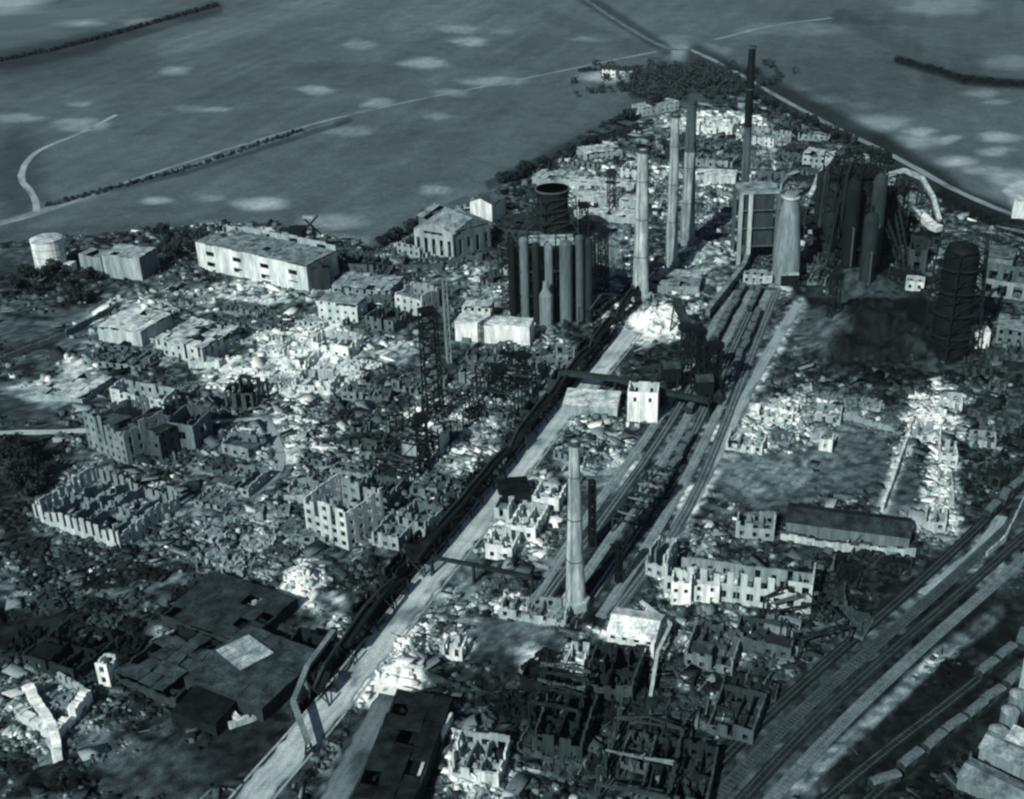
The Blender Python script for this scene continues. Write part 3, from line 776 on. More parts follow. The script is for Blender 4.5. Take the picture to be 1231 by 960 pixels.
# ------------------------------------------------------------------ blast furnaces, towers, gas plant
def furnace(label, u, vb, vt, r, g, skip=None, n=18, cat='furnace'):
    x, y = at(u, vb); h = hgt(u, vb, vt)
    t = thing('blast_furnace', label, cat, (x, y, 0), 'blast furnaces')
    MB().lathe(x, y, [(r * 1.1, -1), (r * 1.1, h * .12), (r * .85, h * .14), (r * 1.0, h * .3), (r * .7, h * .62), (r * .42, h * .7), (r * .42, h * .78)], n).build('furnace_shell', M('steel', g), t)
    MB().lathe(x, y, [(r * 1.5, h * .17), (r * 1.5, h * .2)], n).build('cast_house_deck', M('steel', g * .8), t)
    fr = tower_frame(MB(), x, y, r * 1.9, r * 1.9, 0, h, .3, 6, .55); fr.build('top_frame', M('steel', g * .7), t)
    MB().box(x, y, h * .78, r * 1.3, r * 1.1, h * .08).build('top_house', M('steel', g), t)
    a = []
    for s in (-1, 1):
        MB().tube([(x + s * r * .4, y, h * .74), (x + s * r * .6, y, h * .95), (x + s * r * .95, y + 1, h * .8), (x + s * r * 1.1, y + 2, h * .1)], r * .1, 8).build('downcomer_pipe', M('steel', g * 1.3), t)
    if skip:
        qx, qy = at(*skip); b = MB()
        for s in (-1.3, 1.3):
            b.beam((x + s, y, h * .86), (qx + s, qy, 1), .5)
            b.beam((x + s, y, h * .86 - 2.5), (qx + s, qy, -1), .4)
        for k in range(14):
            f = k / 14; z = h * .86 * (1 - f) + f
            px_, py_ = x + (qx - x) * f, y + (qy - y) * f
            b.box(px_, py_, z - .2, 3, .5, .4); b.beam((px_ - 1.3, py_, z), (x + (qx - x) * (f + 1 / 14) - 1.3, y + (qy - y) * (f + 1 / 14), h * .86 * (1 - f - 1 / 14) + f - 2.5), .25)
        b.build('skip_incline', M('steel', g * 1.2), t)
    return t
furnace('left blast furnace of the dark pair beyond the coal heap', 1005, 300, 185, 9, .035, skip=(985, 345))
furnace('right blast furnace of the dark pair with tall lattice top', 1030, 312, 182, 9.5, .03, skip=(1085, 322))
furnace('ruined smaller furnace with collapsed incline under the curved pale conveyor', 1066, 296, 214, 7, .035, skip=(1092, 330))
for i, (u, vb, vt, lb) in enumerate([(985, 268, 205, 'slim dark stove beside the left blast furnace'), (996, 285, 196, 'dark domed stove in front of the left blast furnace'),
        (1018, 325, 215, 'tall dark stove between the two blast furnaces'), (1048, 322, 208, 'dark stove right of the right blast furnace'), (1040, 345, 255, 'short dark dust catcher before the blast furnaces')]):
    x, y = at(u, vb); h = hgt(u, vb, vt); r = 3.6
    t = thing('hot_stove', lb, 'stove', (x, y, 0), 'hot blast stoves')
    MB().lathe(x, y, [(r, -1), (r, h * .9), (r * .8, h * .96), (r * .3, h)], 14).build('shell', M('steel', [.04, .05, .03, .06, .05][i]), t)
    MB().lathe(x, y, [(.7, h), (.7, h + 3)], 8).build('vent', M('steel', .03), t)
    MB().tube([(x, y - r, 3), (x, y - r - 2, 3), (x, y - r - 2, h * .5), (x, y - r, h * .5)], .5, 6).build('pipe', M('steel', .09), t)
# pale curved conveyor gantry
def gantry(label, pts, w, g, name='conveyor_gantry', cat='conveyor', legs=True, hgt_=3.0, legw=.6, lg=.05, roof=True):
    """pts: (u, v_ground, z)"""
    P = [at(u, v) + (z,) for u, v, z in pts]
    t = thing(name, label, cat, (P[0][0], P[0][1], 0))
    for a, b in zip(P[:-1], P[1:]):
        d = np.array(b) - np.array(a); L = np.linalg.norm(d)
        MB().beam(tuple(np.array(a) + d / L * .03), tuple(np.array(b) - d / L * .03), w, hgt_).build('gallery', M('concrete', g), t)
        if roof: MB().beam((a[0], a[1], a[2] + hgt_ * .55), (b[0], b[1], b[2] + hgt_ * .55), w * 1.12, .25).build('roof', M('roof', min(.7, g * 1.15)), t)
    if legs:
        for a, b in zip(P[:-1], P[1:]):
            L = math.hypot(b[0] - a[0], b[1] - a[1]); n = max(1, int(L / 14))
            dx, dy = (b[0] - a[0]) / L, (b[1] - a[1]) / L
            for k in range(n + 1):
                f = k / n; px_, py_, z = [a[i] + (b[i] - a[i]) * f for i in range(3)]
                z -= hgt_ / 2
                if z < 1.5: continue
                m = MB()
                for s in (-1, 1): m.beam((px_ - dy * s * w * .8, py_ + dx * s * w * .8, -1), (px_ - dy * s * w * .35, py_ + dx * s * w * .35, z), legw)
                m.beam((px_ - dy * w * .6, py_ + dx * w * .6, z * .4), (px_ + dy * w * .5, py_ - dx * w * .5, z * .75), legw * .6)
                m.build('trestle', M('steel', lg), t)
    return t
gantry('pale conveyor arching over toward the right from the far furnaces', [(1062, 240, 15), (1083, 240, 18), (1104, 248, 17), (1118, 266, 14), (1128, 276, 5)], 2.2, .3, hgt_=2.0)
gantry('second pale conveyor leaning down beside the arched one', [(1066, 244, 13), (1075, 262, 8), (1082, 275, 3)], 1.8, .3, hgt_=1.6)
gantry('pale inclined conveyor left of the far furnaces', [(966, 262, 4), (982, 240, 14), (998, 226, 20)], 2.4, .3, hgt_=2)
gantry('fallen pale girder bridge lying by the right side road', [(1102, 268, 6), (1120, 283, 5), (1128, 286, 5)], 4.5, .55, legs=False)

# big black gas tower on the right
x, y = at(1140, 425); h = hgt(1140, 425, 292)
t = thing('gas_tower', 'massive black tower standing on the right beside the coal heap', 'tower', (x, y, 0))
MB().lathe(x, y, [(8.3, -1), (8.0, h * .3), (7.4, h * .5), (7.4, h * .9), (6.0, h * .97), (2, h)], 18).build('shell', M('steel', .02), t)
tower_frame(MB(), x, y, 17, 17, 0, h * .95, .35, 7, .6).build('frame', M('steel', .03), t)
for k in range(1, 5): MB().lathe(x, y, [(8.1, h * k / 5), (9.6, h * k / 5), (9.2, h * k / 5 + .4), (8.1, h * k / 5 + .4)], 18, cap=False).build('gallery', M('steel', .03), t)
MB().tube([(x + 2, y, h - 1), (x + 4, y, h + 4), (x + 11, y + 3, h + 2), (x + 14, y + 4, 10)], 1.0, 8).build('downcomer_pipe', M('steel', .05), t)

# coke plant: dark block with pale columns
A = at(612, 392); B = at(712, 398); h = hgt(660, 390, 292)
t = thing('gas_cleaning_plant', 'huge dark gas cleaning plant with tall columns left of the far chimney row', 'plant', ((A[0] + B[0]) / 2, A[1] + 12, 0))
w = B[0] - A[0]; cx = (A[0] + B[0]) / 2
MB().box(cx, A[1] + 22, -1, w - 1, 16, h * .86).build('main_block', M('steel', .025), t)
MB().box(cx + 2, A[1] + 21, h * .86 - .9, w * .55, 12, 1.2).build('roof', M('roof', .3), t)
MB().box(cx - w * .3, A[1] + 21, h * .86 - .9, w * .25, 12, .8).build('roof', M('roof', .06), t)
for i, (u, r, g_, f) in enumerate([(618, 1.6, .03, 1.0), (632, 2.3, .15, .98), (646, 1.8, .04, .95), (661, 2.1, .16, .9), (681, 3.0, .13, .97), (697, 2.2, .1, 1.0), (708, 1.8, .05, 1.0)]):
    xx, yy = at(u, 388 - (i % 2) * 4)
    MB().lathe(xx, yy, [(r, -1), (r, h * f), (r * .8, h * f + 1.2), (r * .2, h * f + 1.8)], 14).build('column', M('steel', g_), t)
for k in (0.0, .33, .66, 1.0):
    tower_frame(MB(), A[0] + w * k, A[1] + 8, 6, 6, 0, h * 1.02, 0, 6, .45).build('steel_frame', M('steel', .03), t)
for z in (.3, .6, .9):
    MB().box(cx, A[1] + 6, h * z, w, .6, .6).build('gangway', M('steel', .06), t)
x, y = at(657, 392); MB().lathe(x, y, [(3.2, -1), (3.2, 16), (1.6, 19), (1.2, 23)], 14).build('scrubber', M('steel', .19), t)
x, y = at(665, 300); h2 = hgt(665, 300, 226)
t = thing('cooling_tower', 'dark tower standing behind the gas cleaning plant', 'tower', (x, y, 0))
MB().lathe(x, y, [(12, -1), (10.5, h2 * .3), (8.5, h2 * .7), (8.8, h2)], 16).build('shell', M('steel', .03), t)
tower_frame(MB(), x, y, 23, 23, 0, h2 * .9, .3, 5, .6).build('frame', M('steel', .05), t)
MB().lathe(x, y, [(8.9, h2 - 1), (9.6, h2 - .8), (9.6, h2)], 16).build('rim', M('steel', .1), t)
for i, (u, vb, vt, lb, g_) in enumerate([(725, 350, 275, 'dark lattice tower just right of the gas cleaning plant', .03), (702, 300, 245, 'dark lattice tower behind the gas cleaning plant on the right', .03),
        (540, 440, 335, 'slim grey lattice mast standing left of the white hall', .2), (522, 500, 372, 'tall black lattice derrick in the wreckage left of the street', .02),
        (628, 470, 425, 'small black lattice derrick right of the tall one', .02), (838, 470, 396, 'black lattice hoist beside the rail yard', .02), (858, 480, 412, 'shorter black lattice hoist at the yard edge', .02),
        (822, 462, 392, 'black lattice hoist leaning by the pale heap', .025), (600, 480, 440, 'stub of a black derrick before the white hall', .02), (1000, 395, 330, 'dark lattice tower at the left foot of the coal heap', .025),
        (960, 285, 250, 'small lattice tower right of the cone stack', .05), (735, 250, 205, 'far lattice tower left of the chimneys', .05), (510, 560, 500, 'black lattice tower in the tangle below the derrick', .02),
        (712, 655, 578, 'thin black upright added for the shadow of the foreground chimney', .015), (744, 700, 652, 'black signal post with a crossarm in the rail yard', .015)]):  # first upright is added, standing in for the chimney's cast shadow
    x, y = at(u, vb); h = hgt(u, vb, vt)
    t = thing('lattice_tower', lb, 'tower', (x, y, 0))
    ww = 4.2 if i not in (2, 13, 14) else 1.8
    tower_frame(MB(), x, y, ww * (1.7 if i == 3 else 1), ww * (1.7 if i == 3 else 1), -.5, h, .3, 7 if i == 3 else 6, .6 if i == 3 else .5 if i != 13 else .7, lean=.05 if i == 7 else 0).build('lattice', M('steel', g_), t)
    if i not in (2, 13, 14): MB().box(x, y, h - 2, ww * 1.2, ww * 1.2, 2.4, .3).build('cabin', M('steel', g_), t)
    if i == 14: MB().box(x, y, h - 1, 6, .5, .6).build('crossarm', M('steel', g_), t)

# pipe bridge along the left side of the street
PB = dense(smooth_path([at(*p) for p in [(384, 846), (425, 780), (500, 690), (558, 622), (612, 556), (662, 492), (712, 430), (762, 366), (792, 322)]], 1), 9)
t = thing('pipe_bridge', 'long broken dark pipe bridge on trestles along the left side of the street', 'pipe bridge', PB[0])
nn = normals(PB); rb = random.Random(8); n_ = len(PB); i = 0
while i < n_ - 1:
    j = min(n_ - 1, i + rb.randint(2, 4)); seg = list(range(i, j + 1)); zz = [7.4 - (rb.uniform(1, 5) if (q in (i, j) and rb.random() < .5) else 0) for q in seg]
    if rb.random() < .95:
        for off, r in ((-1.5, .7), (1.2, .5)):
            if rb.random() < .8: MB().tube([(PB[q][0] + nn[q][0] * (off + rb.uniform(-.4, .4)), PB[q][1] + nn[q][1] * off, z + .9) for q, z in zip(seg, zz)], r, 8).build('pipe', M('steel', .03 if r > .6 else .06), t)
        for q in seg[:-1]:
            if rb.random() < .85:
                a, b = PB[q], PB[q + 1]; z0_, z1_ = zz[seg.index(q)], zz[seg.index(q) + 1]
                MB().beam((a[0], a[1], z0_ - .4), (a[0] * .03 + b[0] * .97, a[1] * .03 + b[1] * .97, z1_ - .4), rb.uniform(2.2, 4.2), .4).build('deck_panel', M('steel', .02), t)
    i = j + (1 if rb.random() < .2 else 0)
for i, ((x, y), (a, b)) in enumerate(zip(PB, nn)):
    m = MB()
    k = rb.uniform(.6, 1)
    for s in (-1, 1): m.beam((x + a * s * 3.2, y + b * s * 3.2, -1), (x + a * s * 2.4, y + b * s * 2.4, 6.8 * (k if s < 0 else 1)), .5)
    m.beam((x - a * 3, y - b * 3, 1), (x + a * 2.3, y + b * 2.3, 6.4), .3)
    m.build('trestle', M('steel', .05), t)
gantry('dark double pipe gantry crossing the street to the small white tower', [(672, 470, 9), (740, 478, 9), (800, 492, 8), (852, 500, 7)], 2.6, .05, name='pipe_bridge', cat='pipe bridge', hgt_=1.8, roof=False)
gantry('thin dark pipe crossing the street below the foreground chimney', [(520, 690, 7), (570, 700, 7), (640, 712, 6)], 1.2, .04, name='pipe_bridge', cat='pipe bridge', hgt_=1.0, roof=False)
gantry('low bent pipeline crossing the road at lower left', [(372, 905, 4), (355, 860, 5), (372, 820, 6), (404, 780, 7)], 1.6, .16, name='pipe_bridge', cat='pipe bridge', hgt_=1.2, roof=False)
gantry('pale bent pipeline looping right of the white roofed house', [(770, 738, 5), (806, 766, 5), (790, 800, 5), (782, 842, 2)], 1.0, .42, name='pipe_bridge', cat='pipeline', hgt_=.9, roof=False, legw=.3)
gantry('long dark conveyor sloping down into the yard by the pale heap', [(812, 400, 16), (835, 440, 9), (862, 488, 3)], 3.4, .04)
gantry('dark trestle walkway along the rail yard edge', [(850, 385, 4), (893, 330, 4), (905, 300, 4)], 2.2, .16)

# ------------------------------------------------------------------ individually surveyed ruins
# left edge
ruin('round-shouldered grey block with pale roof right of the white tank', (127, 333), (172, 338), 16, 13, .3, .05, roof='flat', rg=.3, win=None, cross=0, name='factory_building', cat='building', side_shade_g=.12, fill=0)
ruin('small grey shed between the white tank and the pale roofed block', (98, 322), (124, 326), 10, 8, .24, .1, roof='flat', rg=.2, win=None, cross=0, name='shed', cat='shed', fill=0)
ruin('low white hut in front of the grey shed at far left', (76, 325), (88, 326), 4, 4, .5, .1, roof='flat', win=None, cross=0, name='hut', cat='hut', fill=0)
ruin('long white fronted office block with a few black window gaps and wrecked roof', (240, 322), (372, 352), 24, 15, .56, .18, bay=21, sh=6, win=(6.0, 2.6, 2.4), roof='flat', rg=.17, cross=5, back=1.25, side_shade_g=.35, floors=.4, seed=11)
ruin('dark annex against the right end of the white fronted block', (374, 350), (398, 348), 26, 13, .05, .25, win=None, cross=1, roof='flat', rg=.06, name='annex', cat='building')
ruin('wrecked pale upper storey behind the white fronted block', (262, 296), (345, 306), 12, 9, .4, .5, cross=4, fill=.3)
ruin('white two storey block with small windows below the dark annex', (384, 385), (431, 390), 11, 10, .5, .12, win=(1.2, 1.5, 1.2), cross=1, roof='flat', rg=.22)
ruin('bright terraced ruin stepping down below the small white block', (372, 425), (420, 432), 14, 7, .62, .35, cross=2)
ruin('bright broken walls left of the terraced ruin', (330, 440), (368, 446), 14, 5, .6, .6, cross=3)
ruin('bright roofless shell in the white rubble field', (352, 470), (398, 474), 12, 5, .6, .5, cross=2)
ruin('pale roofed hall with dark gap among the left ruins', (120, 408), (172, 416), 24, 7, .4, .25, roof='flat', rg=.5, cross=3, win=None)
ruin('grey gutted hall left of the bright rubble field', (190, 425), (246, 438), 26, 8, .42, .45, roof='flat', rg=.4, cross=3)
ruin('low roofless row below the pale roofed hall', (100, 440), (170, 448), 18, 4, .2, .5, cross=4)
ruin('flat pale slab building on the left field edge', (45, 478), (100, 486), 22, 3, .32, .3, roof='flat', rg=.4, cross=2, win=None)
ruin('row of dark standing piers right of the gutted hall', (272, 490), (306, 494), 14, 9, .08, .3, win=(2.4, 7, .5), sh=9, cross=1)
ruin('tall gutted four storey ruin with empty windows at left', (108, 536), (156, 560), 22, 17, .2, .42, bay=4, cross=3, floors=.5, seed=5, mat='brick')
ruin('dark charred wing behind the tall gutted ruin', (158, 540), (196, 552), 26, 13, .09, .45, cross=3, mat='brick')
ruin('small dark block with one framed square window', (206, 536), (236, 540), 14, 12, .14, .15, bay=9, sh=8, win=(4, 4, 4), cross=1, mat='brick')
ruin('pale topped back range of the tall gutted ruin', (136, 488), (200, 500), 9, 9, .44, .4, cross=3)
ruin('large roofless rectangular ruin with pale buttressed front at left', (44, 626), (146, 660), 30, 8, .38, .42, bay=3.4, sh=9, win=(1.3, 5, 2), cross=4, seed=9, floors=.3)
ruin('grey four storey shell with rows of black windows left of the street', (370, 640), (420, 660), 19, 15.5, .46, .2, bay=4.2, sh=3.8, win=(2.0, 2.0, .9), cross=1, seed=3, floors=.5)
ruin('low pale shell joined to the right side of the grey four storey shell', (448, 655), (480, 662), 15, 6, .3, .4, cross=1)
ruin('broken low range behind the grey four storey shell', (430, 606), (468, 612), 14, 7, .16, .5, cross=2)
ruin('ragged ruin with dark interior right of the pale low shell', (478, 640), (512, 648), 14, 7, .24, .5, cross=2)
ruin('collapsed house in the middle of the left rubble field', (262, 590), (300, 598), 14, 5, .28, .6, cross=2)
ruin('small broken shell above the left rubble field', (268, 545), (300, 552), 10, 5, .24, .5, cross=1)
ruin('pale two part stump beside the derrick wreckage', (508, 540), (530, 544), 8, 8, .46, .2, cross=0, win=None)
ruin('grey blocky stump left of the pale two part stump', (484, 548), (504, 552), 8, 7, .3, .3, cross=0, win=None)
ruin('low white flat roofed hall before the gas cleaning plant', (548, 410), (637, 416), 10, 9.5, .66, .03, bay=6, win=None, roof='flat', rg=.5, cross=2, name='hall', cat='hall', fill=0)
ruin('small pale annex up behind the low white hall', (556, 384), (590, 386), 8, 7, .46, .3, cross=1, roof='flat')
# far left halls
ruin('pale columned hall end left of the dark furnace hall', (500, 306), (546, 314), 26, 15, .32, .1, bay=5.5, sh=14, win=(2.2, 9, 2), roof='gable_d', rg=.26, cross=1, name='hall', cat='hall')
ruin('long hall with row of tall side windows running up to the white gable', (549, 312), (590, 300), 36, 16, .14, .15, bay=5.5, sh=14, win=(2.4, 9, 2), roof='gable_d', rg=.2, cross=1, name='hall', cat='hall')
ruin('far house with one bright white gable wall', (566, 262), (592, 266), 16, 10, .6, .1, roof='gable_d', rg=.1, win=None, cross=0, name='house', cat='house')
ruin('dark low hall right of the white gable house', (594, 290), (640, 296), 24, 9, .06, .2, roof='flat', rg=.05, cross=2, name='hall', cat='hall')
ruin('ruined pale sheds on the far field edge by the halls', (478, 305), (505, 310), 20, 7, .3, .4, cross=2)
ruin('low broken terrace along the field edge', (400, 325), (455, 330), 16, 5, .1, .5, cross=4)
ruin('wide low pale roof right of the dark annex', (400, 352), (470, 358), 20, 4, .24, .3, roof='flat', rg=.24, cross=4)
ruin('windowed pale ruin between the annex and the lattice mast', (476, 372), (508, 380), 14, 11, .44, .3, cross=2)
ruin('dark broken ruin above the derrick', (440, 395), (474, 402), 16, 7, .13, .5, cross=2)
# centre
ruin('small white square tower block beside the rail yard', (754, 506), (790, 508), 9, 14, .72, .05, bay=6, win=(1.2, 2.2, 9), sh=14, cross=1, name='tower_block', cat='building', fill=0)
ruin('pale flat roof bridging the street beside the small white tower', (676, 498), (742, 502), 15, 4.5, .3, .02, roof='flat', rg=.5, win=None, cross=0, name='shed', cat='shed', fill=0)
ruin('topmost of three bright ruins beside the street', (640, 612), (672, 616), 12, 6, .66, .35, cross=1)
ruin('middle of three bright ruins beside the street', (612, 645), (644, 650), 16, 6, .66, .3, cross=1)
ruin('lowest of three bright ruins beside the street', (584, 670), (616, 674), 11, 6, .68, .3, cross=1)
ruin('small holed house by the street left of the three bright ruins', (594, 622), (612, 624), 8, 5, .4, .2, cross=0)
ruin('black roofed shed between the street and the bright ruins', (604, 610), (640, 606), 12, 5, .03, .1, roof='flat', rg=.02, win=None, cross=1, name='shed', cat='shed')
ruin('pale rubble filled base of the foreground chimney', (600, 742), (680, 752), 8, 4, .34, .5, cross=4)
ruin('single bright broken hut beside the lower street', (532, 790), (556, 793), 6, 4.5, .62, .2, cross=0)
ruin('white roofed house inside the bent pipeline', (730, 782), (786, 792), 13, 6.5, .6, .1, roof='gable', rg=.64, cross=1, name='house', cat='house', win=(1.6, 2.2, 1.2))
ruin('long two storey ruined office with a window row and toothed top', (798, 712), (974, 738), 13, 11.5, .42, .28, bay=5.0, sh=5.6, win=(1.7, 2.2, 1.8), cross=9, seed=21, floors=.15, back=.55, teeth=11, inner=0, fill=.0)
ruin('ragged left head of the long ruined office', (776, 690), (798, 696), 12, 10, .42, .5, cross=1)
ruin('white shattered porch before the long ruined office', (806, 728), (830, 730), 6, 10, .72, .25, cross=1, win=(1.2, 2, 1.6))
ruin('white shattered bay next to the porch of the long office', (832, 724), (864, 727), 6, 7.5, .66, .35, cross=1)
ruin('long low dark shed with pale eaves behind the long office', (944, 640), (1092, 660), 12, 4.5, .14, .04, roof='gable', rg=.05, win=None, cross=3, name='shed', cat='shed', fill=0)
ruin('pale stub walls at the left end of the dark shed', (884, 645), (930, 650), 10, 6, .3, .5, cross=2)
ruin('white shell in the yard of rubble, largest of the yard walls', (910, 508), (952, 512), 11, 4, .55, .7, cross=2)
ruin('bright low ruin left of the white shell in the rubble yard', (872, 540), (916, 546), 12, 4, .5, .6, cross=2)
ruin('single upright bright wall block in the rubble yard', (984, 540), (1000, 542), 6, 5, .55, .5, cross=0)
ruin('low broken walls right of the white shell', (956, 504), (1010, 510), 10, 4, .38, .6, cross=4)
ruin('pale ruin at the top of the walled plot on the right', (1092, 530), (1130, 534), 12, 4, .5, .75, cross=2)
ruin('tall bright fragment in the middle of the walled plot', (1128, 560), (1150, 562), 10, 6, .52, .7, cross=1)
ruin('bright fallen gable at the foot of the walled plot', (1110, 636), (1136, 640), 10, 4, .42, .8, cross=1)
ruin('pale scattered shell on the far side of the walled plot', (1164, 538), (1196, 542), 10, 3.5, .36, .8, cross=2)
ruin('narrow pale ruin strung along the right of the plot', (1128, 606), (1146, 608), 20, 3.5, .4, .8, cross=0)
ruin('small bright block above the walled plot', (1130, 492), (1156, 494), 7, 5, .5, .5, cross=0)
ruin('white twin block beside the black gas tower, left one', (1153, 416), (1167, 416), 7, 8.5, .74, .05, win=None, cross=0, name='block', cat='building', fill=0, roof='flat')
ruin('white twin block beside the black gas tower, right one', (1172, 418), (1188, 418), 7, 8, .6, .05, win=(1.4, 3, 2), cross=0, name='block', cat='building', fill=0, roof='flat')
ruin('dark framed shop at the right edge above the twin blocks', (1158, 352), (1231, 362), 22, 9, .2, .15, bay=7, sh=8.5, win=(4.5, 5.5, 1.2), cross=2, name='workshop', cat='building')
ruin('grey roofed workshop cut by the right edge', (1196, 412), (1262, 420), 18, 7, .14, .1, roof='flat', rg=.2, cross=2, name='workshop', cat='building')
ruin('pale topped workshop behind the framed shop', (1156, 322), (1215, 330), 18, 8, .16, .2, roof='flat', rg=.12, bay=7, sh=8, win=(4, 4, 1), cross=2, name='workshop', cat='building')
ruin('small pale house by the far right road', (1216, 262), (1244, 264), 12, 10, .6, .05, roof='flat', rg=.4, win=None, cross=0, name='house', cat='house', fill=0)
ruin('dark square kiln house under the arched conveyor', (1090, 326), (1112, 328), 14, 15, .07, .2, bay=7, sh=7, win=(3, 4, 1.5), cross=0, name='kiln_house', cat='building')
ruin('low house with white front below the kiln house', (1088, 348), (1110, 350), 8, 5, .5, .1, cross=0, name='house', cat='house', bay=5)
# bottom
ruin('black roofless pit shed right of the side lane', (424, 975), (498, 985), 42, 5, .05, .3, roof='flat', rg=.03, win=None, cross=1, name='shed', cat='shed')
ruin('small pale ruin with two square windows at the bottom edge', (540, 935), (600, 945), 12, 6.5, .5, .25, bay=4.5, sh=6, win=(2.2, 2.4, 2.2), cross=2, seed=8)
ruin('dark hall with a pale rectangular skylight roof at lower left', (225, 830), (318, 868), 28, 5, .05, .12, roof='flat', rg=.065, win=None, cross=1, name='hall', cat='hall', fill=0)
ruin('dark hall behind the skylight hall', (196, 752), (296, 788), 26, 4.5, .05, .12, roof='flat', rg=.05, win=None, cross=1, name='hall', cat='hall', fill=0)
ruin('dark open roofed hall left of the skylight hall', (140, 820), (214, 852), 26, 4.2, .06, .5, roof='flat', rg=.07, win=None, cross=2, name='hall', cat='hall', fill=.1)
ruin('small dark shed in front of the skylight hall', (208, 868), (262, 884), 14, 4, .03, .1, roof='flat', rg=.02, win=None, cross=1, name='shed', cat='shed', fill=0)
ruin('charred low workshop by the lower left halls', (318, 810), (360, 826), 18, 5, .05, .4, win=None, cross=2, name='workshop', cat='ruin')
ruin('dark low halls in the bottom left corner', (30, 800), (92, 820), 20, 5, .05, .35, cross=3, name='workshop', cat='ruin')
ruin('white broken turret beside the star shaped ruin', (120, 822), (134, 824), 5, 8, .66, .2, cross=0)
ruin('dark burnt hall left of the wrecked truss hall', (640, 905), (700, 915), 22, 7, .06, .4, cross=3, name='workshop', cat='ruin')
ruin('charred shell below the white roofed house', (700, 838), (760, 848), 18, 8, .07, .5, cross=3, name='workshop', cat='ruin')
ruin('ruined brick workshop right of the bent pipeline', (822, 800), (880, 812), 16, 6, .16, .5, cross=3, name='workshop', cat='ruin')
ruin('pale stub in the dark tangle left of the charred shell', (680, 812), (702, 815), 9, 6, .5, .4, cross=0)
ruin('dark low range below the long office', (880, 780), (950, 794), 12, 5, .1, .4, cross=3, name='workshop', cat='ruin')
ruin('grey roof strip lying below the long office', (918, 760), (960, 768), 6, 3, .2, .1, win=None, roof='flat', rg=.2, cross=1, name='shed', cat='shed', fill=0)
ruin('broken workshop beside the lower right tracks', (850, 880), (905, 894), 16, 5, .1, .5, cross=3, name='workshop', cat='ruin')
ruin('dark wreck of a loading shed at the bottom centre', (770, 965), (850, 980), 20, 6, .08, .45, cross=3, name='workshop', cat='ruin')
ruin('long low sheds at the lower right corner, upper one', (1176, 912), (1262, 950), 8, 4, .22, .05, roof='gable', rg=.24, win=None, cross=1, name='shed', cat='shed', fill=0)
ruin('long low sheds at the lower right corner, lower one', (1150, 945), (1240, 990), 8, 3.5, .16, .05, roof='gable', rg=.17, win=None, cross=1, name='shed', cat='shed', fill=0)
ruin('bright rubble roofed hut against the right edge', (1204, 905), (1250, 925), 7, 5, .4, .2, roof='flat', rg=.6, win=None, cross=0, name='hut', cat='hut', fill=0)
ruin('tall pale wall fragment at the right edge', (1224, 830), (1240, 836), 6, 12, .4, .2, win=None, cross=0)
# far works
ruin('bright shattered block in the far works, left of the black topped chimney', (838, 160), (880, 164), 18, 8, .6, .5, cross=3)
ruin('bright broken row right of the far shattered block', (884, 168), (930, 178), 20, 7, .46, .5, cross=3)
ruin('far pale slab roof between the chimneys', (836, 220), (884, 222), 14, 5, .4, .1, roof='flat', rg=.5, win=None, cross=2, name='shed', cat='shed', fill=0)
ruin('long pale shed roofs left of the chimney row, upper', (684, 226), (762, 232), 10, 5, .36, .15, roof='flat', rg=.44, win=None, cross=4, name='shed', cat='shed', fill=0)
ruin('long pale shed roofs left of the chimney row, middle', (684, 244), (764, 250), 9, 5, .34, .2, roof='flat', rg=.4, win=None, cross=4, name='shed', cat='shed', fill=0)
ruin('long pale shed roofs left of the chimney row, lowest', (690, 264), (768, 270), 9, 5, .34, .2, roof='flat', rg=.46, win=None, cross=4, name='shed', cat='shed', fill=0)
ruin('grey broken shed near the dark hedge at the far left boundary', (640, 222), (692, 226), 18, 5, .26, .4, roof='flat', rg=.3, win=None, cross=3)
ruin('far pale shed with dark ends by the hedge', (704, 196), (748, 190), 16, 6, .3, .3, roof='flat', rg=.36, cross=3)
ruin('small far ruin under the first chimney', (746, 214), (770, 216), 14, 7, .44, .4, cross=1)
ruin('far gatehouse with long pale wing at the works corner', (772, 140), (816, 132), 14, 6, .3, .15, roof='flat', rg=.3, cross=2, name='building', cat='building')
ruin('dark far range left of the gatehouse', (712, 176), (768, 158), 14, 6, .07, .3, roof='flat', rg=.08, cross=3)
ruin('grey collapsed range right of the black topped chimney', (836, 200), (880, 204), 16, 6, .22, .5, cross=3)
ruin('grey low ruin beyond the coal tower', (900, 226), (940, 230), 18, 6, .2, .5, cross=2)
ruin('dark low ruin by the far road bend', (935, 190), (985, 200), 20, 7, .1, .4, cross=3)
ruin('pale topped small block left of the blast furnaces', (964, 202), (998, 206), 12, 10, .3, .2, cross=1, roof='flat', rg=.36)
ruin('low grey range at the foot of the chimney row', (780, 350), (840, 354), 16, 4, .2, .3, roof='flat', rg=.2, win=None, cross=3)
ruin('grey works building behind the first chimney', (716, 330), (748, 320), 22, 8, .16, .4, cross=2)
ruin('pale roofed shed right of the first chimney foot', (790, 338), (842, 342), 8, 4, .34, .1, roof='flat', rg=.3, win=None, cross=2, name='shed', cat='shed', fill=0)
ruin('low buildings beside the road past the furnaces', (1128, 310), (1156, 316), 16, 6, .14, .3, cross=2)
ruin('pale low block under the cone stack', (893, 340), (928, 342), 8, 5, .34, .3, cross=1)

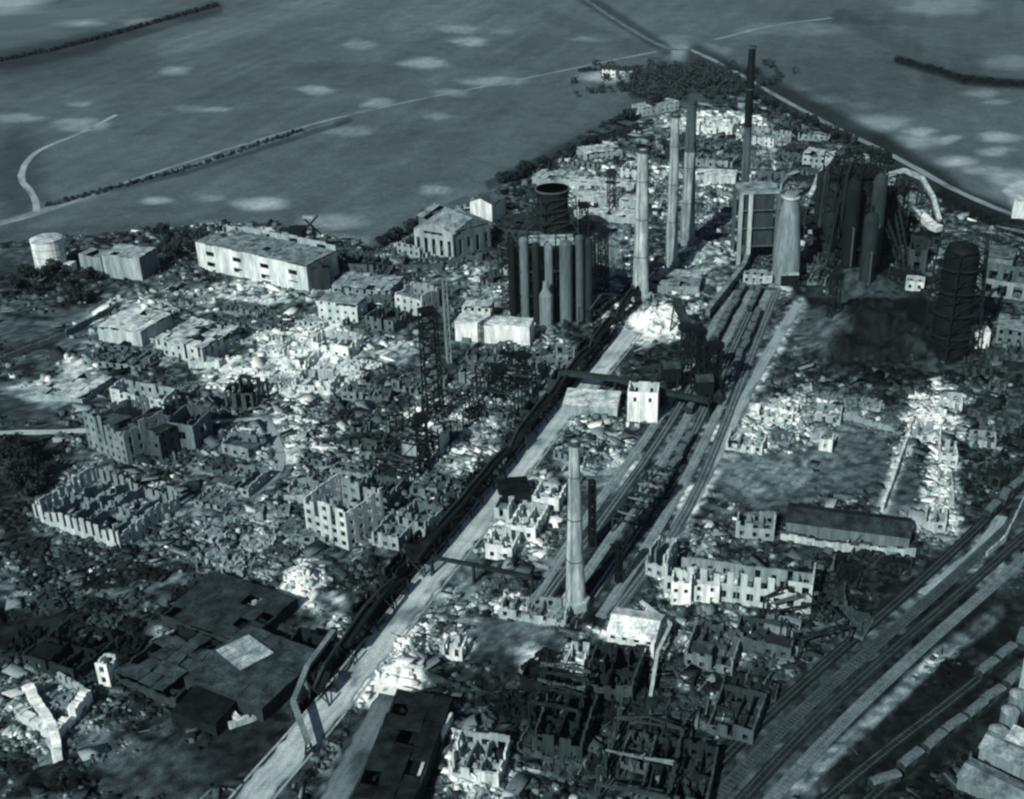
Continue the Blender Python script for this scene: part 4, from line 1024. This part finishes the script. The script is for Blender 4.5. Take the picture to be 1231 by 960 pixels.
# smaller shells and stumps between the surveyed ruins
TAKEN = [(o.location[0], o.location[1], 9.0) for o in bpy.data.objects if o.parent is None and o.get('category') and o.get('category') not in ('railway track',)]
ZONES = [('roofless dark shell in the tangled wreckage left of the street', 'shells in the tangle left of the street', (395, 570, 455, 650), 26, (.04, .22), (3, 8)),
         ('low grey shell in the rubble field at left', 'shells in the left rubble field', (215, 365, 530, 720), 20, (.1, .4), (2, 5)),
         ('small pale shell in the far works behind the chimneys', 'shells in the far works', (640, 960, 145, 285), 40, (.05, .28), (3, 7)),
         ('dark shell in the dark ground right of the walled plot', 'shells right of the walled plot', (1150, 1225, 430, 620), 12, (.03, .16), (3, 7)),
         ('burnt low shell in the dark tangle at bottom centre', 'burnt shells at bottom centre', (590, 920, 775, 950), 26, (.02, .13), (2, 6)),
         ('low burnt wall remnant in the dark lower left', 'remnants at lower left', (0, 260, 665, 790), 22, (.02, .12), (1.5, 4)),
         ('broken shell between the left halls and the tall gutted ruin', 'shells by the left halls', (180, 360, 370, 530), 16, (.1, .5), (2, 6)),
         ('pale stump of a building in the bright rubble at centre left', 'stumps in the bright rubble', (300, 430, 385, 480), 14, (.45, .7), (2, 6)),
         ('dark skeleton shell before the low white hall', 'shells before the white hall', (555, 670, 425, 560), 14, (.03, .25), (3, 8)),
         ('ruined shed among the furnaces at far right', 'sheds among the furnaces', (950, 1140, 250, 345), 14, (.03, .2), (4, 9)),
         ('broken shell in the rubble yard right of the service road', 'shells in the rubble yard', (860, 1060, 480, 545), 6, (.15, .4), (2, 3.5)),
         ('dark stump beside the long ruined office', 'stumps by the long office', (930, 1080, 660, 780), 12, (.03, .14), (2, 5)),
         ('ruined shell between the hedge side halls and the lattice mast', 'shells by the hedge side halls', (395, 610, 310, 400), 16, (.08, .4), (3, 8))]
rz = random.Random(19)
MARKS = [(692, 728, 'the foreground chimney'), (405, 640, 'the four storey shell'), (95, 640, 'the roofless rectangle'), (135, 540, 'the tall gutted ruin'), (885, 720, 'the long ruined office'), (1015, 645, 'the long dark shed'),
         (300, 335, 'the white fronted block'), (593, 412, 'the low white hall'), (770, 505, 'the white tower'), (662, 390, 'the gas cleaning plant'), (770, 358, 'the first far chimney'), (826, 292, 'the black topped chimney'), (895, 300, 'the tallest chimney'),
         (944, 336, 'the cone stack'), (1020, 305, 'the blast furnaces'), (1140, 425, 'the black gas tower'), (250, 800, 'the dark skylight halls'), (70, 880, 'the star shaped ruin'), (523, 500, 'the tall derrick'), (150, 410, 'the pale roofed hall'),
         (765, 790, 'the white roofed house'), (570, 940, 'the two window ruin'), (755, 970, 'the truss hall'), (720, 92, 'the farmhouse'), (930, 510, 'the white yard shell'), (1130, 560, 'the walled plot'), (860, 160, 'the far shattered block'), (480, 310, 'the columned hall'), (400, 430, 'the bright terraced ruin'), (290, 490, 'the dark standing piers'), (720, 250, 'the long pale shed roofs'), (1170, 416, 'the white twin blocks')]
def where(u, v):
    k = min(MARKS, key=lambda m: math.hypot(u - m[0], (v - m[1]) * 1.3)); dx, dy = u - k[0], v - k[1]
    a = (atan2(-dy, dx) / pi * 4 + 8.5) % 8
    return ('right of', 'up and right of', 'above', 'up and left of', 'left of', 'down and left of', 'below', 'down and right of')[int(a)] + ' ' + k[2]
def describe(g, w, h, cross, win):
    tone = 'black' if g < .07 else 'dark' if g < .14 else 'grey' if g < .25 else 'light grey' if g < .4 else 'whitish'
    return '%s %s%s %s' % (tone, 'low ' if h < 2.6 else 'tall ' if h > 4.4 else '', ('long' if w > 13 else 'short'), ('windowless ' if win is None else '') + ('one room shell', 'divided shell', 'twice divided shell')[cross])
for lb, grp, (ua, ub, va, vb), cnt, (ga, gb), (ha, hb_) in ZONES:
    made = 0
    for _ in range(cnt * 6):
        if made >= cnt * .8: break
        u, v = rz.uniform(ua, ub), rz.uniform(va, vb); x, y = at(u, v)
        if not bool(inpoly(np.array([u]), np.array([v]), WORKS)[0]): continue
        if float(roadmask(np.array([x, x + 8, x + 5]), np.array([y, y - 3, y + 7])).max()) > .1: continue
        if min(math.hypot(x + 3 - a, y + 3 - b) - r for a, b, r in TAKEN) < 3: continue
        TAKEN.append((x + 3, y + 3, 4.0)); made += 1
        sc_ = 1.0 if v > 400 else 1.5
        w_, h_, g_, cr_, wi_ = rz.uniform(6, 16) * sc_, rz.uniform(ha, hb_) * .62, rz.uniform(ga, gb), rz.choice((0, 1, 2)), rz.choice(((1.3, 1.7, 1), (1.6, 2, 1), (2, 3, .6), None))
        ruin(describe(g_, w_, h_, cr_, wi_) + ' ' + where(u, v), (u, v), None, rz.uniform(5, 12) * sc_, h_, g_, rz.uniform(.55, .95), B_w=w_, rot=-20 + rz.gauss(0, 11),
             cross=cr_, win=wi_, bay=rz.uniform(2.6, 4.2), sh=rz.uniform(3.2, 4.4), inner=0, floors=.3, seed=rz.randint(0, 99999), group=grp, fill=.55)
# ragged dark structures along the left side of the street
for i, f in enumerate([.04, .1, .17, .24, .31, .38, .46, .53, .6, .67, .74, .81, .88]):
    q = PB[int(f * (len(PB) - 1))]; nq = normals(PB)[int(f * (len(PB) - 1))]
    x, y = q[0] + nq[0] * rz.uniform(6, 9), q[1] + nq[1] * 8; uu, vv = proj(np.array([x]), np.array([y]))
    ruin('ragged black trackside shell %s along the left of the street' % ('at the bottom', 'second from the bottom', 'third from the bottom', 'fourth from the bottom', 'fifth from the bottom', 'just below the middle', 'at the middle', 'just above the middle', 'fifth from the top', 'fourth from the top', 'third from the top', 'second from the top', 'at the top')[i],
         (float(uu[0]), float(vv[0])), None, rz.uniform(9, 15), rz.uniform(3, 8), rz.uniform(.02, .06), .6, B_w=rz.uniform(4, 6), rot=-24, cross=1, inner=0, win=(1.4, 2, 1), seed=i + 50, group='trackside shells along the street', fill=.4)

# farmhouse in the fields
ruin('lone farmhouse with white gable and dark roof out in the fields', (724, 92), (740, 93), 12, 6, .6, .02, roof='gable', rg=.05, cross=0, name='farmhouse', cat='house', fill=0)
ruin('low farm barn beside the lone farmhouse', (742, 91), (760, 91), 12, 4, .4, .02, roof='gable', rg=.06, cross=0, win=None, name='barn', cat='barn', fill=0)

# pale skylight panel on the dark hall
x, y = at(296, 806)
tA, tB, tC, tD = at(263, 800), at(302, 781), at(332, 803), at(292, 824)
o = MB().slab([p + (6.1,) for p in (tA, tD, tC, tB)], .3)
t = thing('skylight', 'pale rectangular skylight lying on the dark lower left hall', 'skylight', (x, y, 5.8))
o.build('glass_panel', M('roof', .3), t)
for i in range(1, 5):
    f = i / 5
    p = tuple(tA[j] + (tD[j] - tA[j]) * f for j in (0, 1)); q = tuple(tB[j] + (tC[j] - tB[j]) * f for j in (0, 1))
    MB().beam(p + (6.2,), q + (6.2,), .12).build('glazing_bar', M('steel', .2), t)

# star shaped white ruin bottom left
c0 = at(68, 888)
t = thing('ruined_building', 'star shaped white ruin with three arms in the lower left corner', 'ruin', c0 + (0,))
rnd = random.Random(4)
for (u, v), g_ in zip([(38, 838), (108, 842), (70, 915), (24, 862)], (.72, .72, .7, .5)):
    q = at(u, v); mb = MB(); wall_mesh(mb, (c0[0], c0[1]), q, 4.2, rnd, .6, 2.6, 3, 7, None); mb.build('wall', M('concrete', g_), t)
mb = MB(); wall_mesh(mb, at(38, 836), at(72, 818), 3.6, rnd, .4, .6, 3, 5, (1.2, 2, 1)); mb.build('wall', M('concrete', .34), t)
mb = MB(); wall_mesh(mb, at(72, 818), at(108, 840), 3.6, rnd, .4, .6, 3, 5, (1.2, 2, 1)); mb.build('wall', M('concrete', .3), t)
mb = MB(); rubble_bits(mb, *at(72, 850), 14, 12, .2, 120, rnd); o = mb.build('rubble_fill', M('concrete', .2), t); o['kind'] = 'stuff'

# boundary / plot walls
def long_wall(label, pts, h, g, th=.6, damage=.3):
    P = [at(*p) for p in pts]
    t = thing('wall', label, 'wall', P[0] + (0,)); rnd = random.Random(len(label))
    for a, b in zip(P[:-1], P[1:]):
        mb = MB(); wall_mesh(mb, a, b, h, rnd, damage, th, 3, h, None); mb.build('wall_section', M('concrete', g), t)
    return t
long_wall('pale leaning wall along the left of the walled plot', [(1060, 616), (1094, 522)], 4, .5, 1.0)
long_wall('pale wall running down the right side of the black pit shed', [(488, 985), (512, 925), (534, 885), (544, 870)], 4.5, .55, .8, .15)
long_wall('dark boundary wall of the left plot by the pale road', [(0, 436), (80, 404), (140, 372)], 3, .14)
long_wall('long pale wall behind the rubble yard', [(1010, 500), (1085, 524)], 2.5, .22)
long_wall('pale retaining wall under the dark shed', [(938, 648), (1010, 662), (1100, 668)], 3, .36)
long_wall('low grey wall beside the skylight hall', [(330, 786), (372, 830)], 2.5, .16)
long_wall('cross shaped white wall stump, long arm', [(268, 848), (290, 872)], 2.5, .6, 1.6)
long_wall('cross shaped white wall stump, short arm', [(276, 876), (312, 862)], 2.0, .45, 1.2)
long_wall('pale wall curving around the right hand yard road', [(1232, 600), (1208, 650), (1186, 668)], 2.5, .3)

# truss hall: open roof with pale and dark trusses
def truss_hall(label, A, B, d, h, g, n=8, gt=.3, name='steel_hall'):
    P, Q = at(*A), at(*B); dx, dy = Q[0] - P[0], Q[1] - P[1]; w = math.hypot(dx, dy); ux, uy = dx / w, dy / w
    def W(a, b, z): return (P[0] + ux * a - uy * b, P[1] + uy * a + ux * b, z)
    t = thing(name, label, 'steel frame', W(w / 2, d / 2, 0))
    rnd = random.Random(int(A[0]))
    for i in range(n + 1):
        b = d * i / n
        for a in (0, w): MB().beam(W(a, b, -1), W(a, b, h), .55).build('column', M('steel', g), t)
        if rnd.random() < .62:
            m = MB(); r = w * .16; sag = rnd.uniform(0, 1.2) if rnd.random() < .5 else rnd.uniform(1.5, 5)
            m.beam(W(0, b, h), W(w / 2, b, h + r - sag), .45); m.beam(W(w, b, h), W(w / 2, b, h + r - sag), .45); m.beam(W(0, b, h), W(w, b, h - sag * .3), .4)
            for k in range(1, 6):
                f = k / 6; m.beam(W(w * f, b, h - sag * .2), W(w * (f + .08), b, h + r * (1 - abs(2 * f - 1)) - sag * .5), .25)
            m.build('roof_truss', M('steel', gt if i % 2 else g), t)
    for f in (0, .25, .5, .75, 1):
        z = h + w * .16 * (1 - abs(2 * f - 1)) - .2
        for i in range(n):
            if rnd.random() < .5: MB().beam(W(w * f, d * i / n, z), W(w * f, d * (i + 1) / n, z), .3).build('purlin', M('steel', g), t)
    return t
truss_hall('wrecked hall of bare roof trusses at the bottom centre', (716, 970), (800, 985), 34, 8, .06, 8, .17)
truss_hall('bare steel frame left of the street below the derrick', (470, 530), (520, 545), 30, 9, .03, 7, .06)
truss_hall('black skeleton hall in front of the low white hall', (560, 500), (615, 508), 30, 11, .025, 7, .05)
truss_hall('black skeleton hall in the tangle below the derrick', (440, 575), (492, 585), 26, 8, .03, 6, .08)
truss_hall('burnt frame hall in the dark tangle right of the charred shell', (636, 870), (694, 880), 20, 8, .04, 6, .1)
truss_hall('dark skeleton shed left of the blast furnaces', (950, 262), (985, 268), 40, 9, .06, 6, .12)
truss_hall('steel skeleton beside the far right workshops', (1180, 300), (1225, 310), 30, 8, .05, 5, .15)
truss_hall('blackened frame of a shed above the lower right tracks', (960, 790), (1020, 775), 22, 7, .04, 6, .12)
truss_hall('skeleton of a crane hall behind the gas cleaning plant', (590, 330), (612, 336), 40, 14, .05, 6, .12)
truss_hall('dark stripped shed right of the gas cleaning plant', (722, 398), (748, 378), 46, 10, .04, 8, .1)
truss_hall('narrow stripped shed along the rail yard', (736, 640), (762, 646), 40, 6, .05, 8, .16)

# wreck of headframe on the white fronted block
x, y = at(372, 308); t = thing('headframe', 'black crossed headframe wreck behind the white fronted block', 'headframe', (x, y, 0))
m = MB(); h = hgt(372, 308, 262)
tower_frame(m, x, y, 9, 9, 0, h * .75, .3, 3, .7); m.build('lattice', M('steel', .03), t)
m = MB(); m.beam((x - 4, y, h * .55), (x + 7, y, h * 1.05), .9); m.beam((x + 8, y, h * .55), (x - 1, y, h * 1.0), .8); m.build('crossed_beams', M('steel', .03), t)
MB().box(x - 5, y, h * .55, 9, 6, 5).build('winch_house', M('steel', .03), t)
MB().box(x + 1.5, y, h, 6, 3, .8).build('pulley_platform', M('concrete', .34), t)

# hoppers beside the pale heap
for i, (u, v, lb) in enumerate([(806, 470, 'black coal hopper under the sloping conveyor'), (845, 486, 'second black coal hopper nearer the service road')]):
    x, y = at(u, v); t = thing('coal_hopper', lb, 'hopper', (x, y, 0), 'coal hoppers')
    MB().box(x, y, 6, 6, 6, 6, .35).build('bin', M('steel', .025), t)
    MB().lathe(x, y, [(1.0, 2.5), (3.8, 6.2)], 4, cap=False).build('chute', M('steel', .03), t)
    for a in (-1, 1):
        for b in (-1, 1): MB().box(x + a * 2.4, y + b * 2.4, -1, .6, .6, 7.1).build('leg', M('steel', .04), t)
    MB().slab([(x - 3.6, y - 3.6, 12.3), (x + 3.6, y - 3.6, 12.3), (x + 3.6, y, 14), (x - 3.6, y, 14)], .3).build('roof', M('roof', .06), t)
    MB().slab([(x - 3.6, y, 14), (x + 3.6, y, 14), (x + 3.6, y + 3.6, 12.3), (x - 3.6, y + 3.6, 12.3)], .3).build('roof', M('roof', .06), t)

# round tanks lower right
for i, (u, v, r, lb) in enumerate([(1198, 892, 2.6, 'grey round tank at the lower right, nearest of the group'), (1212, 868, 2.4, 'middle grey round tank at the lower right'), (1222, 848, 2.4, 'farthest grey round tank at the lower right edge')]):
    x, y = at(u, v); t = thing('storage_tank', lb, 'tank', (x, y, 0), 'small round tanks')
    MB().lathe(x, y, [(r, -1), (r, 4.5)], 16, cap=False).build('shell', M('steel', .16), t)
    MB().lathe(x, y, [(r + .1, 4.4), (r * .6, 5.2), (.2, 5.5)], 16).build('lid', M('roof', .26), t)

# ------------------------------------------------------------------ wagons
def wagon():
    t = thing('freight_wagon', '', 'wagon', (0, 0, 0), 'freight wagons standing on the sidings')
    MB().box(0, 0, 1.25, 8.4, 2.7, 2.1).build('body', M('steel', .05), t)
    m = MB(); n = 6
    for k in range(n):
        a, b = pi * k / n, pi * (k + 1) / n
        m.slab([(-4.3, 1.45 * cos(a), 3.35 + .55 * sin(a)), (4.3, 1.45 * cos(a), 3.35 + .55 * sin(a)), (4.3, 1.45 * cos(b), 3.35 + .55 * sin(b)), (-4.3, 1.45 * cos(b), 3.35 + .55 * sin(b))][::-1], .08)
    m.build('roof', M('roof', .13), t)
    MB().box(0, 0, .95, 8.8, 2.2, .3).build('underframe', M('steel', .03), t)
    for x in (-2.7, 2.7):
        for s in (-1, 1):
            m = MB(); k = 10
            m.v = [(x + .48 * cos(2 * pi * i / k), s * .75 + dy, .98 + .48 * sin(2 * pi * i / k)) for dy in (-.07, .07) for i in range(k)]
            m.f = [tuple(range(k))[::-1], tuple(range(k, 2 * k))] + [(i, (i + 1) % k, k + (i + 1) % k, k + i) for i in range(k)]
            m.build('wheel', M('steel', .04), t)
    m = MB(); m.box(0, -1.38, 1.3, 1.8, .08, 1.95); m.box(0, 1.38, 1.3, 1.8, .08, 1.95); m.build('sliding_door', M('steel', .08), t)
    return t
W0 = wagon(); first = True
def along(path, lo, hi, step):
    pts = dense(smooth_path([at(*p) for p in path]), 1.0)
    acc = 0; nxt = lo
    for a, b in zip(pts[:-1], pts[1:]):
        l = math.hypot(b[0] - a[0], b[1] - a[1])
        if acc <= nxt < acc + l and nxt < hi:
            yield (a[0], a[1], 0.06), atan2(b[1] - a[1], b[0] - a[0]); nxt += step
        acc += l
ordn = ['first', 'second', 'third', 'fourth', 'fifth', 'sixth', 'seventh', 'eighth', 'ninth', 'tenth', 'eleventh', 'twelfth']
for ti, lo, hi, what in [(11, 24, 110, 'boxcar from the bottom in the row of dark wagons at lower right'), (3, 150, 205, 'boxcar in the dark string on the yard track above the foreground chimney'), (4, 60, 120, 'boxcar in the short string right of the foreground chimney'),
                         (5, 180, 250, 'boxcar in the string beside the service road'), (6, 190, 240, 'boxcar in the string above the lower right tracks'), (2, 225, 320, 'boxcar in the far string of the rail yard'), (4, 260, 340, 'boxcar in the string below the cone stack'), (10, 90, 200, 'boxcar in the string beside the row at lower right')]:
    for k, (loc, r) in enumerate(along(TRACKS[ti][0], lo, hi, 9.9)):
        lb = '%s dark %s' % (ordn[k], what); r += RR.gauss(0, .035); loc = (loc[0] + RR.gauss(0, .25), loc[1], loc[2])
        if RR.random() < .16: r += RR.choice((-1, 1)) * RR.uniform(.15, .4)
        if first: W0.location = loc; W0.rotation_euler = (0, 0, r); W0['label'] = lb; first = False
        else: copy_tree(W0, loc, lb, r)

# ------------------------------------------------------------------ trees
def leafy(rnd, r, h, n):
    v = []; f = []
    cl = [(rnd.uniform(-.6, .6) * r, rnd.uniform(-.6, .6) * r, h * rnd.uniform(.45, .85), r * rnd.uniform(.35, .6)) for _ in range(9)]
    for i in range(n):
        cx, cy, cz, cr = rnd.choice(cl)
        d = np.array([rnd.gauss(0, 1) for _ in range(3)]); d /= np.linalg.norm(d) + 1e-6; rr = cr * rnd.uniform(.7, 1.1)
        c = np.array((cx, cy, cz)) + d * rr
        a = np.array([rnd.gauss(0, 1) for _ in range(3)]); a /= np.linalg.norm(a); b = np.cross(a, d); b /= np.linalg.norm(b) + 1e-6
        s = r * rnd.uniform(.12, .26); k = len(v)
        v += [tuple(c + a * s), tuple(c + b * s), tuple(c - a * s), tuple(c - b * s * .6)]; f.append((k, k + 1, k + 2, k + 3))
    return v, f
rnd = random.Random(77)
protos = []
for i in range(4):
    t = thing('tree', '', 'tree', (0, 0, 0))
    m = MB(); m.v, m.f = leafy(rnd, 4.2, 8.5, 420); m.build('crown', M('leaf', [.04, .06, .05, .035][i]), t)
    m = MB(); m.lathe(0, 0, [(.4, -.5), (.3, 2.5), (.15, 5.5)], 7)
    for k in range(4):
        a = k * 1.6 + i; m.beam((0, 0, 2.5 + k * .6), (cos(a) * 2.2, sin(a) * 2.2, 5 + k * .6), .16)
    m.build('trunk', M('steel', .05), t)
    protos.append([t, False])
TREE_SPOTS = []
def plant(u, v, s, label, group):
    p = rnd.choice(protos); x, y = at(u, v); z = float(ground_height(np.array([x]), np.array([y]))[0])
    if not p[1]: o = p[0]; o.location = (x, y, z); p[1] = True
    else: o = copy_tree(p[0], (x, y, z))
    o['label'] = label; o['group'] = group; o.rotation_euler = (0, 0, rnd.uniform(0, 6)); o.scale = (s, s, s * rnd.uniform(.85, 1.15))
NTH = ['first', 'second', 'third', 'fourth', 'fifth', 'sixth', 'seventh', 'eighth', 'ninth', 'tenth', 'eleventh', 'twelfth', 'thirteenth']
def nth(k, n): return (NTH[k] + ' from the left') if k < n / 2 else (NTH[n - 1 - k] + ' from the right')
for k in range(26):
    f = k / 25
    plant(600 + 195 * f + rnd.uniform(-2, 2), 222 - 88 * f + 6 * sin(f * 5) + rnd.uniform(-2, 2), rnd.uniform(.8, 1.25), 'dark tree in the hedge row between field and works, ' + nth(k, 26), 'hedge row trees')
for k in range(12):
    plant(15 + k * 8.5, rnd.uniform(332, 368), rnd.uniform(.7, 1.2), 'dark bushy tree in the clump below the white tank, ' + nth(k, 12), 'trees below the white tank')
for k in range(8):
    plant(198 + k * 6.5, rnd.uniform(285, 318), rnd.uniform(.7, 1.1), 'dark tree between pale roofed block and white fronted office, ' + nth(k, 8), 'trees beside the white fronted office')
for k in range(7):
    plant(462 + k * 9 + rnd.uniform(-2, 2), 296 - k * 5, rnd.uniform(.6, .9), 'dark bush along the field edge beside the columned hall, ' + nth(k, 7), 'bushes left of the columned hall')
for k in range(12):
    plant(k * 4.6, rnd.uniform(545, 610), rnd.uniform(.7, 1.2), 'black bushy tree in the dark clump at the left edge, ' + nth(k, 12), 'trees at the left edge')
for k in range(14):
    f = k / 13; plant(905 + 160 * f, 118 + 78 * f + rnd.uniform(-2, 3), rnd.uniform(.7, 1.1), 'dark tree along the far road behind the works, ' + nth(k, 14), 'trees along the far road')
# far-off wood at the head of the works: one mass
V = []; F = []
for k in range(230):
    u = rnd.gauss(826, 52); v = rnd.gauss(100, 12)
    if v > 122 or v < 78: continue
    x, y = at(u, v); vv, ff = leafy(rnd, rnd.uniform(3.5, 6), rnd.uniform(3.5, 7), 60); b = len(V)
    V += [(a + x, c + y, d) for a, c, d in vv]; F += [tuple(i + b for i in f) for f in ff]
m = MB(); m.v = V; m.f = F; o = m.build('wood', M('leaf', .06)); tag(o, 'dark far wood at the head of the works', 'wood', kind='stuff')
# hedge and drain lines in the fields
def hedge(label, pts, h, w, g, name='hedge'):
    pp = dense([at(*p) for p in pts], 5); rr = random.Random(len(label)); m = MB()
    for (x, y) in pp:
        for _ in range(3):
            m.box(x + rr.uniform(-2, 2), y + rr.uniform(-w, w) / 2, -.5, rr.uniform(1.5, 4), w * rr.uniform(.3, .9), h * rr.uniform(.2, 1.1) + .5, rr.uniform(0, 3), jit=.6, rnd=rr)
    o = m.build(name, M('leaf', g)); tag(o, label, 'hedge'); return o
hedge('dark hedge along the left part of the field road', [(60, 247), (140, 226), (225, 203), (300, 178), (360, 158)], 2.2, 2.4, .05)
hedge('dark hedge in the upper left of the fields', [(0, 74), (60, 62), (130, 44), (200, 24), (260, 8)], 4, 6, .04)
hedge('black hedge line in the upper right of the fields', [(1080, 74), (1120, 84), (1162, 98)], 4, 5, .02)
hedge('black hedge running off at the upper right edge', [(1172, 98), (1205, 102), (1260, 106)], 4, 6, .02)
hedge('black hedge beside the far road at the right edge', [(1128, 238), (1160, 256), (1200, 272), (1250, 282)], 5, 7, .02)
hedge('short dark hedge beside the farmhouse', [(700, 86), (722, 84), (770, 88)], 3, 5, .04)

# ------------------------------------------------------------------ rubble, broken masonry and scrap: uncountable
rs = np.random.RandomState(3)
def scatter(n, ylo, yhi, seed, keep=1.0):
    r = np.random.RandomState(seed)
    y = r.uniform(ylo, yhi, n); hw = (y * CP + H * SP) * 700 / FPX
    x = r.uniform(-1, 1, n) * 0.5 * (yhi * CP + H * SP) * 1400 / FPX
    k = np.abs(x) < hw
    x, y = x[k], y[k]; u, v = proj(x, y)
    k = inpoly(u, v, WORKS) & (roadmask(x, y) < .35 + .5 * r.rand(len(x)) ** 3)
    x, y, u, v = x[k], y[k], u[k], v[k]
    q = np.full(len(x), 9.0)
    for bu, bv, ru, rv in BARE: q = np.minimum(q, ((u - bu) / ru) ** 2 + ((v - bv) / rv) ** 2)
    t = ground_tone(x, y); cl = fbm(x, y, 15.0, 91, 2)
    pr = np.clip(.42 + t * 2.4, 0, 1) * smooth01((q - .5) / .9 + .12) * np.clip(cl * 2.3 - .5, .06, 1)
    k = r.rand(len(x)) < pr * keep
    return x[k], y[k]
def boxes_mesh(name, x, y, z, sx, sy, sz, rot, tilt, tone):
    n = len(x)
    cx = np.array([-1, 1, 1, -1, -1, 1, 1, -1]) * .5; cy = np.array([-1, -1, 1, 1, -1, -1, 1, 1]) * .5; cz = np.array([0, 0, 0, 0, 1, 1, 1, 1.])
    r = np.random.RandomState(len(x))
    X_ = cx[None] * sx[:, None] * (1 + r.uniform(-.25, .15, (n, 8))); Y_ = cy[None] * sy[:, None] * (1 + r.uniform(-.25, .15, (n, 8))); Z_ = cz[None] * sz[:, None] * (1 + r.uniform(-.3, .1, (n, 8)))
    Z_ = Z_ + X_ * tilt[:, None]
    c, s = np.cos(rot)[:, None], np.sin(rot)[:, None]
    co = np.stack([x[:, None] + X_ * c - Y_ * s, y[:, None] + X_ * s + Y_ * c, z[:, None] + Z_], -1).reshape(-1, 3)
    f = np.array([f for f in BOXF[1:]]); q = (np.arange(n)[:, None, None] * 8 + f[None]).reshape(-1, 4)
    return quick_mesh(bpy.data.meshes.new(name), co, q, np.repeat(tone, 8))
MAT_RUB = albedo_mat('rubble', .2, attr='tone', stain=.2, fine=.3, s2=1.5)
def clutter(name, label, spots, smin, smax, seed, kind, cat):
    x = np.concatenate([s[0] for s in spots]); y = np.concatenate([s[1] for s in spots]); n = len(x)
    r = np.random.RandomState(seed)
    dist = np.clip(y / 420, .8, 2.4)
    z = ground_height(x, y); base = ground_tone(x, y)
    if kind == 'rubble':
        s = (smin + (smax - smin) * r.rand(n) ** 3.0) * dist
        sx, sy, sz = s, s * r.uniform(.4, 1, n), s * r.uniform(.3, .9, n); rot = r.uniform(0, 3.14, n); tilt = r.uniform(-.3, .3, n)
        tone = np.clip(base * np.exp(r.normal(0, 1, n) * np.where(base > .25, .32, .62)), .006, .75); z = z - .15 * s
    elif kind == 'masonry':
        s = r.uniform(smin, smax, n) * dist ** .6
        sx, sy, sz = s, r.uniform(.4, 1.3, n) * dist, r.uniform(.5, 2.8, n) * (.5 + .5 * r.rand(n)); rot = STREET_ROT + (r.rand(n) < .5) * pi / 2 + r.normal(0, .25, n); tilt = r.uniform(-.22, .22, n)
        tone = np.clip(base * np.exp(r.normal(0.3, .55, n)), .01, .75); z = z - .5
        fl = r.rand(n) < .45      # fallen slabs of floor and roof
        sy = np.where(fl, s * r.uniform(.4, .9, n), sy); sz = np.where(fl, .45 * dist, sz); tilt = np.where(fl, r.uniform(-.5, .5, n), tilt); rot = np.where(fl, r.uniform(0, 3.14, n), rot); z = z + np.where(fl, .7 + np.abs(tilt) * s * .3, 0)
    else:
        s = r.uniform(smin, smax, n) * dist ** .5
        sx, sy, sz = s, .28 * dist, .28 * dist; rot = np.where(r.rand(n) < .5, r.uniform(0, 3.14, n), STREET_ROT + (r.rand(n) < .5) * pi / 2 + r.normal(0, .1, n)); tilt = r.uniform(-.7, .7, n)
        tone = np.clip(np.exp(r.normal(-3.4, .9, n)), .01, .5); z = z + np.abs(tilt) * s / 2 - .1
    o = bpy.data.objects.new(name, boxes_mesh(name, x, y, z, sx, sy, sz, rot, tilt, tone)); o.data.materials.append(MAT_RUB)
    COL.objects.link(o); tag(o, label, cat, kind='stuff'); print(name, n)
clutter('rubble', 'loose stone and concrete rubble strewn over the whole works', [scatter(190000, 215, 480, 1), scatter(120000, 480, 1060, 2)], .35, 2.6, 11, 'rubble', 'rubble')
clutter('broken_masonry', 'stumps and fragments of broken walls across the works', [scatter(7000, 215, 480, 3), scatter(7000, 480, 1060, 4)], 1.5, 8, 12, 'masonry', 'masonry')
clutter('scrap_metal', 'twisted beams and scrap lying among the ruins', [scatter(9000, 215, 480, 5), scatter(4000, 480, 900, 6)], 1.5, 6.5, 13, 'bars', 'scrap metal')

# ------------------------------------------------------------------ thin summer haze over the plain
HZ = 0.00002
if HZ:
    m = bpy.data.materials.new('haze'); m.use_nodes = True; nt = m.node_tree; nt.nodes.clear()
    vo = nt.nodes.new('ShaderNodeVolumePrincipled'); vo.inputs['Color'].default_value = (.72, .92, 1, 1); vo.inputs['Density'].default_value = HZ; vo.inputs['Anisotropy'].default_value = .2
    om = nt.nodes.new('ShaderNodeOutputMaterial'); nt.links.new(vo.outputs[0], om.inputs['Volume'])
    hb = MB().box(0, 6000, -12, 30000, 34000, 262).build('haze', m); tag(hb, 'thin pale haze over the plain', None, kind='stuff')
